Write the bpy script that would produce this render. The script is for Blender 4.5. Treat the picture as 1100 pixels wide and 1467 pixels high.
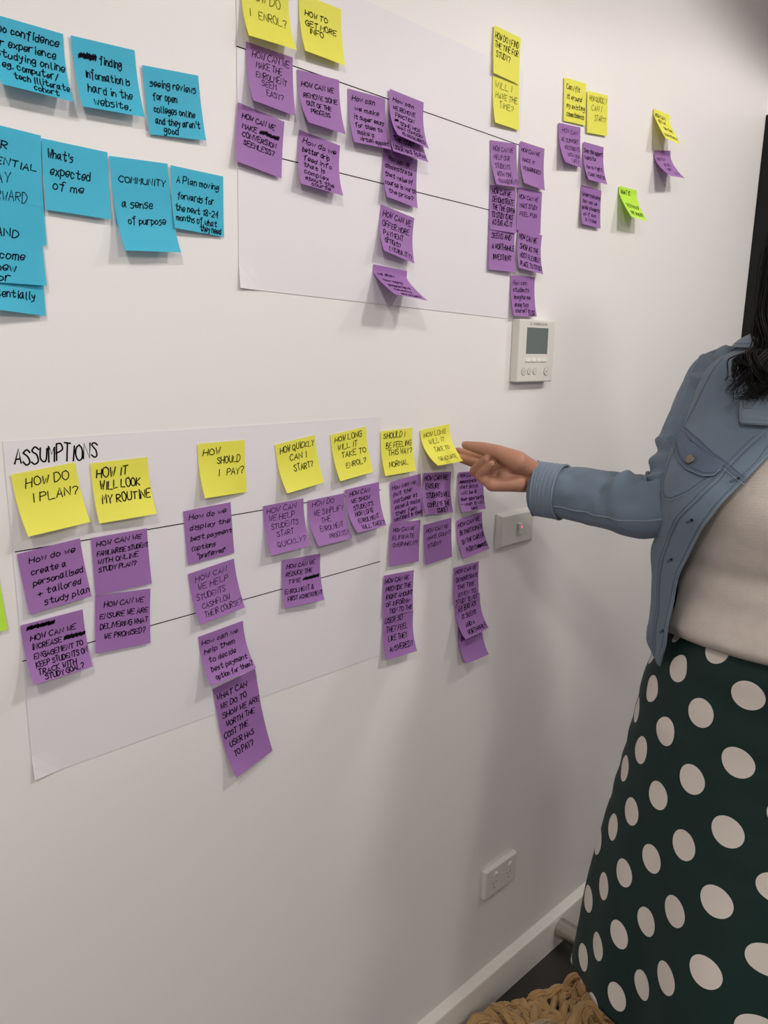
import bpy, bmesh, math, random
import numpy as np
from mathutils import Vector, Matrix, noise

# ------------------------------------------------------------------ scene, camera, light
for o in list(bpy.data.objects):
    bpy.data.objects.remove(o, do_unlink=True)
SC = bpy.context.scene
COL = SC.collection
PI = math.pi
CAM_H = 1.525                      # lens height above the floor; the wall is the plane y = 0

def camera():
    cd = bpy.data.cameras.new('camera')
    ob = bpy.data.objects.new('camera', cd)
    COL.objects.link(ob)
    cd.sensor_fit = 'VERTICAL'
    cd.sensor_height = 36.0
    cd.sensor_width = 27.0
    cd.lens = 1103.46 / 1467 * 36.0
    cd.clip_start = 0.02
    pi, ya, ro = 0.211821, 0.766538, -0.017894
    f = Vector((math.sin(ya) * math.cos(pi), math.cos(ya) * math.cos(pi), -math.sin(pi)))
    r = Vector((math.cos(ya), -math.sin(ya), 0))
    d = f.cross(r)
    c, s = math.cos(ro), math.sin(ro)
    r2, d2 = c * r + s * d, -s * r + c * d
    m = Matrix((r2, -d2, -f)).transposed().to_4x4()
    m.translation = (0, -0.93632, CAM_H)
    ob.matrix_world = m
    SC.camera = ob
camera()

w = bpy.data.worlds.new('World')
SC.world = w
w.use_nodes = True
w.node_tree.nodes['Background'].inputs[0].default_value = (1.0, 0.95, 0.90, 1)
w.node_tree.nodes['Background'].inputs[1].default_value = 0.30
SC.view_settings.view_transform = 'Standard'
SC.view_settings.look = 'None'
SC.view_settings.gamma = 1.0
SC.view_settings.exposure = 0.12

CEIL = 2.72
def downlight_or_fill(x, y, power, cone=134, rad=0.07, blend=0.06, col=(1.0, 0.945, 0.895)):
    l = bpy.data.lights.new('downlight_or_fill', 'SPOT')
    l.energy = power
    l.color = col
    l.spot_size = math.radians(cone)
    l.spot_blend = blend
    l.shadow_soft_size = rad
    o = bpy.data.objects.new('downlight_or_fill', l)
    o.location = (x, y, CEIL - 0.02)
    COL.objects.link(o)
downlight_or_fill(1.35, -1.30, 66, cone=156, rad=0.11)
downlight_or_fill(-0.50, -1.30, 66, cone=156, rad=0.11)
downlight_or_fill(2.15, -1.05, 30, cone=139, rad=0.07, blend=0.12)
downlight_or_fill(0.40, -2.90, 95, cone=156, rad=0.3)  # added fill lamp behind the camera, not a known fitting
downlight_or_fill(-1.60, -2.90, 80, cone=156, rad=0.3)  # second added fill lamp, unseen, farther to the left

# ------------------------------------------------------------------ helpers
MATS = {}
def mat(name, color, rough=0.6, metal=0.0, spec=0.5, bump=None, vary=None, emit=None, sheen=0.0, transl=0.0):
    """procedural principled material; bump=(scale, strength, stretch), vary=(scale, amount)"""
    if name in MATS:
        return MATS[name]
    m = bpy.data.materials.new(name)
    m.use_nodes = True
    nt = m.node_tree
    b = nt.nodes['Principled BSDF']
    b.inputs['Base Color'].default_value = (*color, 1)
    b.inputs['Roughness'].default_value = rough
    b.inputs['Metallic'].default_value = metal
    b.inputs['Specular IOR Level'].default_value = spec
    if sheen:
        b.inputs['Sheen Weight'].default_value = sheen
    tc = nt.nodes.new('ShaderNodeTexCoord')
    if vary:
        n = nt.nodes.new('ShaderNodeTexNoise')
        n.inputs['Scale'].default_value = vary[0]
        n.inputs['Detail'].default_value = 5
        nt.links.new(tc.outputs['Object'], n.inputs['Vector'])
        r = nt.nodes.new('ShaderNodeMapRange')
        r.inputs['To Min'].default_value = 1 - vary[1]
        r.inputs['To Max'].default_value = 1 + vary[1]
        nt.links.new(n.outputs['Fac'], r.inputs['Value'])
        mx = nt.nodes.new('ShaderNodeVectorMath')
        mx.operation = 'SCALE'
        mx.inputs[0].default_value = color
        nt.links.new(r.outputs['Result'], mx.inputs['Scale'])
        nt.links.new(mx.outputs['Vector'], b.inputs['Base Color'])
    if bump:
        n = nt.nodes.new('ShaderNodeTexNoise')
        n.inputs['Scale'].default_value = bump[0]
        n.inputs['Detail'].default_value = 4
        mp = nt.nodes.new('ShaderNodeMapping')
        if len(bump) > 2:
            mp.inputs['Scale'].default_value = bump[2]
        nt.links.new(tc.outputs['Object'], mp.inputs['Vector'])
        nt.links.new(mp.outputs['Vector'], n.inputs['Vector'])
        bp = nt.nodes.new('ShaderNodeBump')
        bp.inputs['Strength'].default_value = bump[1]
        bp.inputs['Distance'].default_value = 0.002
        nt.links.new(n.outputs['Fac'], bp.inputs['Height'])
        nt.links.new(bp.outputs['Normal'], b.inputs['Normal'])
    if emit:
        b.inputs['Emission Color'].default_value = (*emit[0], 1)
        b.inputs['Emission Strength'].default_value = emit[1]
    if transl:
        out = nt.nodes['Material Output']
        tr = nt.nodes.new('ShaderNodeBsdfTranslucent')
        tr.inputs['Color'].default_value = (*color, 1)
        ms = nt.nodes.new('ShaderNodeMixShader')
        ms.inputs[0].default_value = transl
        nt.links.new(b.outputs[0], ms.inputs[1])
        nt.links.new(tr.outputs[0], ms.inputs[2])
        nt.links.new(ms.outputs[0], out.inputs['Surface'])
    MATS[name] = m
    return m

def obj(name, verts, faces, m, parent=None, smooth=False, uvs=None):
    me = bpy.data.meshes.new(name)
    me.from_pydata([tuple(v) for v in verts], [], [tuple(f) for f in faces])
    if uvs is not None:
        uv = me.uv_layers.new(name='UVMap')
        vi = np.empty(len(me.loops), dtype=np.int32)
        me.loops.foreach_get('vertex_index', vi)
        uv.data.foreach_set('uv', np.asarray(uvs, dtype=np.float32)[vi].ravel())
    if smooth:
        me.polygons.foreach_set('use_smooth', [True] * len(me.polygons))
    me.materials.append(m)
    me.update()
    ob = bpy.data.objects.new(name, me)
    COL.objects.link(ob)
    if parent:
        ob.parent = parent
    return ob

def obj_bm(name, bm, m, parent=None, smooth=False):
    me = bpy.data.meshes.new(name)
    bm.to_mesh(me)
    bm.free()
    if smooth:
        me.polygons.foreach_set('use_smooth', [True] * len(me.polygons))
    me.materials.append(m)
    ob = bpy.data.objects.new(name, me)
    COL.objects.link(ob)
    if parent:
        ob.parent = parent
    return ob

def box_bm(x0, x1, y0, y1, z0, z1, bev=0.0, seg=2):
    bm = bmesh.new()
    bmesh.ops.create_cube(bm, size=1)
    for v in bm.verts:
        v.co = Vector(((x0 + x1) / 2 + v.co.x * (x1 - x0), (y0 + y1) / 2 + v.co.y * (y1 - y0), (z0 + z1) / 2 + v.co.z * (z1 - z0)))
    if bev:
        bmesh.ops.bevel(bm, geom=list(bm.edges), offset=bev, segments=seg, profile=0.5, affect='EDGES')
    return bm

def box(name, x0, x1, y0, y1, z0, z1, m, parent=None, bev=0.0, seg=2):
    return obj_bm(name, box_bm(x0, x1, y0, y1, z0, z1, bev, seg), m, parent)

def cyl_y(name, x, z, r, y0, y1, m, parent=None, bev=0.0, n=32):
    """disc or barrel whose axis runs out of the wall"""
    vs, fs = [], []
    prof = [(r, y0), (r, y1 + bev), (r - bev, y1)] if bev else [(r, y0), (r, y1)]
    for rr, yy in prof:
        for i in range(n):
            a = 2 * PI * i / n
            vs.append((x + rr * math.cos(a), yy, z + rr * math.sin(a)))
    for k in range(len(prof) - 1):
        for i in range(n):
            j = (i + 1) % n
            fs.append((k * n + i, k * n + j, (k + 1) * n + j, (k + 1) * n + i))
    fs.append(tuple((len(prof) - 1) * n + i for i in range(n)))
    fs.append(tuple(reversed(range(n))))
    return obj(name, vs, fs, m, parent)

def structure(o):
    o['kind'] = 'structure'
    return o

def empty(name, loc=(0, 0, 0)):
    o = bpy.data.objects.new(name, None)
    o.location = loc
    o.empty_display_size = 0.05
    COL.objects.link(o)
    return o

def tag(o, label, cat, group=None, kind=None):
    o['label'] = label
    o['category'] = cat
    if group:
        o['group'] = group
    if kind:
        o['kind'] = kind
    return o

# ------------------------------------------------------------------ the room
WALL = mat('painted_wall', (0.80, 0.772, 0.762), 0.45, bump=(180, 0.05), spec=0.35)
TRIM = mat('gloss_trim', (0.82, 0.79, 0.75), 0.35)
BLACK = mat('black_paint', (0.007, 0.007, 0.0075), 0.55, spec=0.25)
FLOOR = mat('dark_floor', (0.030, 0.028, 0.025), 0.45, bump=(60, 0.1), vary=(9, 0.25))
XR = 2.33                          # the corner at the right end of the wall
structure(box('wall_back', -2.6, XR + 0.12, 0, 0.12, 0, CEIL, WALL))
structure(box('floor', -2.6, XR + 0.12, -4.6, 0, -0.08, 0, FLOOR))
structure(box('ceiling', -2.6, XR + 0.12, -4.6, 0.12, CEIL, CEIL + 0.08, mat('ceiling_white', (0.8, 0.79, 0.77), 0.7)))
structure(box('wall_right', XR, XR + 0.12, -4.6, -1.16, 0, CEIL, WALL))
structure(box('trim_1', XR, XR + 0.12, -1.16, 0, 2.16, CEIL, WALL))
structure(box('wall_left', -2.72, -2.6, -4.6, 0.12, 0, CEIL, WALL))
door = structure(box('door_1', XR + 0.03, XR + 0.07, -1.08, -0.06, 0.005, 2.10, BLACK))
structure(obj_bm('trim_2', (lambda a: a)(box_bm(XR - 0.012, XR + 0.12, -0.06, 0.0, 0, 2.16, 0.002, 1)), BLACK))
structure(box('trim_3', XR - 0.012, XR + 0.12, -1.16, -1.08, 0, 2.16, BLACK, bev=0.002, seg=1))
structure(box('trim_4', XR - 0.012, XR + 0.12, -1.08, -0.06, 2.10, 2.16, BLACK, bev=0.002, seg=1))
STEEL = mat('brushed_steel', (0.50, 0.46, 0.42), 0.32, metal=1.0, bump=(40, 0.1, (60, 1, 60)))
hd = box('door_handle', XR - 0.02, XR + 0.03, -1.0, -0.88, 1.0, 1.02, STEEL, door, bev=0.004)
# skirting board with an eased top edge
pr = [(0, 0), (-0.016, 0), (-0.016, 0.086), (-0.0150, 0.0895), (-0.0125, 0.0915), (0, 0.105)]
vs, fs = [], []
for x in (-2.6, XR - 0.012):
    vs += [(x, y, z) for y, z in pr]
n = len(pr)
for i in range(n):
    fs.append((i, (i + 1) % n, n + (i + 1) % n, n + i))
fs += [tuple(reversed(range(n))), tuple(range(n, 2 * n))]
structure(obj('baseboard_back', vs, fs, TRIM))

# ------------------------------------------------------------------ handwriting
G = {  # pen strokes on a grid: x 0-5, y 0 baseline, 6 cap height, a=-1 b=-2; '~' marks a curved stroke
'A': '00,26,40;12,32', 'B': '00,06;~06,26,35,24,03;~03,33,41,30,00', 'C': '~45,26,04,02,20,41', 'D': '00,06;~06,26,44,42,20,00',
'E': '46,06,00,40;03,33', 'F': '46,06,00;03,33', 'G': '~45,26,04,02,20,40,43;43,23', 'H': '00,06;40,46;03,43', 'I': '10,16',
'J': '~36,31,20,01', 'K': '00,06;46,03,40', 'L': '06,00,40', 'M': '00,06,23,46,40', 'N': '00,06,40,46', 'O': '~26,05,02,20,41,44,26',
'P': '00,06;~06,36,44,23,03', 'Q': '~26,05,02,20,41,44,26;22,5a', 'R': '00,06;~06,36,44,23,03;13,40', 'S': '~45,26,05,14,33,41,20,01',
'T': '06,46;26,20', 'U': '~06,02,20,41,46', 'V': '06,20,46', 'W': '06,10,24,30,46', 'X': '06,40;46,00', 'Y': '06,23,46;23,20', 'Z': '06,46,00,40',
'a': '~34,14,02,10,21,34;34,31,40', 'b': '06,00;~02,14,33,31,10,00', 'c': '~33,14,02,10,31', 'd': '36,30;~33,14,02,10,31', 'e': '~02,32,34,14,02,10,31',
'f': '~46,26,23,20,2a;04,34', 'g': '~34,14,02,11,33;~34,3a,1b,0a', 'h': '06,00;~02,14,33,30', 'i': '14,10;15,16', 'j': '24,2a,0b;25,26', 'k': '06,00;34,02,30',
'l': '~16,11,20', 'm': '04,00;~03,14,23,20;~23,34,43,40', 'n': '04,00;~02,14,33,30', 'o': '~14,02,10,31,33,14', 'p': '04,0b;~03,14,33,31,10,01',
'q': '~34,14,02,10,31;34,3b', 'r': '04,00;~02,14,34', 's': '~34,14,03,32,20,00', 't': '~26,21,30,41;04,44', 'u': '~04,01,10,32;34,30', 'v': '04,10,34',
'w': '04,10,23,30,44', 'x': '04,30;34,00', 'y': '~04,12,33;34,2a,0b', 'z': '04,34,00,30',
'0': '~26,04,02,20,42,44,26', '1': '04,26,20', '2': '~05,26,44,22,00;00,40', '4': '36,02,42;36,30', '8': '~23,05,26,45,23,01,20,41,23',
'?': '~05,26,45,33,22,22;20,21', '.': '00,11', ',': '10,0a', "'": '16,14', '"': '06,04;26,24', '/': '0a,36', '-': '03,33', '+': '02,42;24,20',
'(': '~26,04,02,2a', ')': '~06,24,22,0a', '[': '26,06,00,20', '&': '~40,15,26,34,02,10,42', '!': '16,12;10,11', '#': '~01,15,11,25,22,36,31,45,42,56,51,65;~03,32,64,34,02',
}
YC = {'a': -1, 'b': -2}
def strokes(ch, rnd):
    out, wid = [], 0
    for st in G[ch].split(';'):
        curved = st[0] == '~'
        p = [(int(t[0]) + rnd.uniform(-.26, .26), float(YC.get(t[1], t[1] if t[1].isdigit() else 0)) + rnd.uniform(-.32, .32)) for t in st.lstrip('~').split(',')]
        wid = max(wid, max(q[0] for q in p))
        if curved and len(p) > 2:
            q = [p[0]] + p + [p[-1]]
            r = []
            for i in range(1, len(q) - 2):
                for k in range(4):
                    t = k / 4
                    r.append(tuple(.5 * (2 * q[i][c] + (q[i + 1][c] - q[i - 1][c]) * t + (2 * q[i - 1][c] - 5 * q[i][c] + 4 * q[i + 1][c] - q[i + 2][c]) * t * t
                                         + (3 * q[i][c] - q[i - 1][c] - 3 * q[i + 1][c] + q[i + 2][c]) * t ** 3) for c in (0, 1)))
            p = r + [p[-1]]
        out.append(p)
    return out, wid

def line_strokes(text, u0, u1, v, h, rnd, aspect=1.0):
    """lay one line of handwriting between u0 and u1; returns polylines in (u, v), v downwards"""
    res, x = [], 0.0
    for ch in text:
        if ch == ' ':
            x += 2.6
            continue
        st, wd = strokes(ch, rnd)
        dy, hs = rnd.uniform(-.35, .35), rnd.uniform(.88, 1.12)
        res += [[(px + x + .17 * py, py * hs + dy) for px, py in s] for s in st]
        x += wd + (1.35 if ch != '#' else -.2)
    x = max(x - 1.2, 1)
    k = (u1 - u0) / x
    return [[(u0 + px * k, v - py / 6 * h) for px, py in s] for s in res]

def ribbons(lines, surf, width, lift=0.0003):
    """flat ink strips following surf(u, v) -> (point, normal)"""
    vs, fs = [], []
    for s in lines:
        q = [s[0]]
        for a, b in zip(s[:-1], s[1:]):
            L = math.hypot(b[0] - a[0], b[1] - a[1])
            nn = max(1, int(L / 0.06))
            q += [(a[0] + (b[0] - a[0]) * k / nn, a[1] + (b[1] - a[1]) * k / nn) for k in range(1, nn + 1)]
        P = [surf(*c) for c in q]
        pts = [p + nrm * lift for p, nrm in P]
        base = len(vs)
        for i, (p, (_, nrm)) in enumerate(zip(pts, P)):
            t = (pts[min(i + 1, len(pts) - 1)] - pts[max(i - 1, 0)])
            if t.length < 1e-7:
                t = Vector((1, 0, 0))
            t.normalize()
            side = nrm.cross(t).normalized() * width * .5
            e = t * (width * .35 if i == len(pts) - 1 else -width * .35 if i == 0 else 0)
            vs += [p + side + e, p - side + e]
            if i:
                a = base + 2 * i
                fs.append((a - 2, a - 1, a + 1, a))
    return vs, fs

INK = mat('marker_ink', (0.006, 0.005, 0.008), 0.9, spec=0.05)
PENW = {'t': 0.0009, 'm': 0.00125, 'k': 0.00155}

# ------------------------------------------------------------------ chart paper
PAPER = mat('chart_paper', (0.755, 0.725, 0.765), 0.55, vary=(3, 0.015))
def sheet(label, corners, rules, title=None):
    """corners TL TR BR BL as (x, z) on the wall; slightly bowed off the wall"""
    TL, TR, BR, BL = [Vector((x, 0, z)) for x, z in corners]
    def at(u, v, d=0.0):
        p = TL.lerp(TR, u).lerp(BL.lerp(BR, u), v)
        p.y = -0.0010 - 0.0007 * math.sin(PI * u) * abs(math.sin(2 * PI * v)) - 0.004 * max(0, v - .93) / .07 * max(0, 1 - u / .06) - d
        return p
    nu, nv = 36, 26
    vs = [at(i / nu, j / nv) for j in range(nv + 1) for i in range(nu + 1)]
    vs += [at(i / nu, j / nv, -0.0005) for j in range(nv + 1) for i in range(nu + 1)]
    K = (nu + 1) * (nv + 1)
    fs = []
    for j in range(nv):
        for i in range(nu):
            a = j * (nu + 1) + i
            fs.append((a, a + nu + 1, a + nu + 2, a + 1))
            fs.append((K + a, K + a + 1, K + a + nu + 2, K + a + nu + 1))
    rim = [i for i in range(nu + 1)] + [j * (nu + 1) + nu for j in range(1, nv + 1)] + [nv * (nu + 1) + i for i in range(nu - 1, -1, -1)] + [j * (nu + 1) for j in range(nv - 1, 0, -1)]
    for a, b in zip(rim, rim[1:] + rim[:1]):
        fs.append((a, b, K + b, K + a))
    o = obj('chart_paper', vs, fs, PAPER, smooth=False)
    tag(o, label, 'paper sheet', 'large paper sheets on the wall')
    surf = lambda u, v: (at(u, v), Vector((0, -1, 0)))
    for (a, b) in rules:
        v, f = ribbons([[(a[0] + (b[0] - a[0]) * k / 30, a[1] + (b[1] - a[1]) * k / 30) for k in range(31)]], surf, 0.0014, 0.0002)
        obj('ruled_line', v, f, INK, o)
    if title:
        v, f = ribbons(line_strokes(*title, random.Random(5)), surf, 0.0020, 0.0002)
        obj('writing', v, f, INK, o)
    return o
H = CAM_H
sheet('upper large white paper sheet with two ruled lines under the enrolment notes',
      [(.622, .498 + H), (1.232, .488 + H), (1.217, .056 + H), (.616, .075 + H)],
      [((.0, .285), (1.0, .283)), ((.0, .575), (1.0, .57))])
sheet('lower large white paper sheet headed ASSUMPTIONS with two ruled lines',
      [(.293, -.114 + H), (.889, -.115 + H), (.896, -.541 + H), (.295, -.542 + H)],
      [((.005, .307), (1.0, .292)), ((.0, .628), (1.0, .590))], ('ASSUMPTIONS', .018, .183, .066, .043))

# ------------------------------------------------------------------ sticky notes
NS = 0.076
NCOL = {'p': ('purple', (0.345, 0.165, 0.435)), 'y': ('yellow', (0.83, 0.80, 0.105)), 'b': ('blue', (0.055, 0.46, 0.66)), 'g': ('green', (0.50, 0.83, 0.065))}
def note(col, x, z, r, tl, tr, p, y0, pen, h, label, text):
    """square paper stuck along its top edge: (x, z) is the middle of that edge, r its tilt, tl and tr how far each lower corner curls out"""
    tl, tr = max(tl, .03), max(tr, .03)
    U = Vector((math.cos(r), 0, math.sin(r)))
    D = Vector((math.sin(r), 0, -math.cos(r)))
    O = Vector((0, -1, 0))
    C0 = Vector((x, -0.0028 - y0 / 1000, z + H))
    N = 20
    def prof(th):
        a, b, out = 0.0, 0.0, [(0, 0, 0)]
        for k in range(N):
            s = (k + .5) / N
            ph = th * max(0, (s - .15) / .85) ** p
            a += math.cos(ph) / N
            b += math.sin(ph) / N
            out.append((a, b, th * max(0, ((k + 1) / N - .15) / .85) ** p))
        return out
    PL, PR = prof(tl), prof(tr)
    def surf(u, v):
        k = min(max(v, 0), 1) * N
        i = min(int(k), N - 1)
        t = k - i
        e = [[P[i][c] * (1 - t) + P[i + 1][c] * t for c in range(3)] for P in (PL, PR)]
        a, b, ph = [e[0][c] * (1 - u) + e[1][c] * u for c in range(3)]
        bow = 0.010 * math.sin(PI * min(max(u, 0), 1)) * min(1, ph)
        return C0 + U * (u - .5) * NS + D * a * NS + O * (b + bow * v) * NS, (O * math.cos(ph) - D * -math.sin(ph) * -1).normalized()
    nu, nv = 8, 20
    vs = [surf(i / nu, j / nv)[0] for j in range(nv + 1) for i in range(nu + 1)]
    fs = [(j * (nu + 1) + i, (j + 1) * (nu + 1) + i, (j + 1) * (nu + 1) + i + 1, j * (nu + 1) + i + 1) for j in range(nv) for i in range(nu)]
    cn, c = NCOL[col]
    o = obj('sticky_note', vs, fs, mat(cn + '_note_paper', c, 0.6, spec=0.3, transl=0.12, vary=(14, 0.03)), smooth=True)
    tag(o, label, 'sticky note', 'sticky notes on the wall')
    rnd = random.Random(label)
    L = []
    for ln in [t for t in text.split('|') if t]:
        s, u0, u1, v = ln.rsplit(',', 3)
        L += line_strokes(s, float(u0), float(u1), float(v), h * (.86 if col == 'p' else .93), rnd)
    if L:
        v, f = ribbons(L, surf, PENW[pen])
        obj('writing', v, f, INK, o)
    return o
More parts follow.
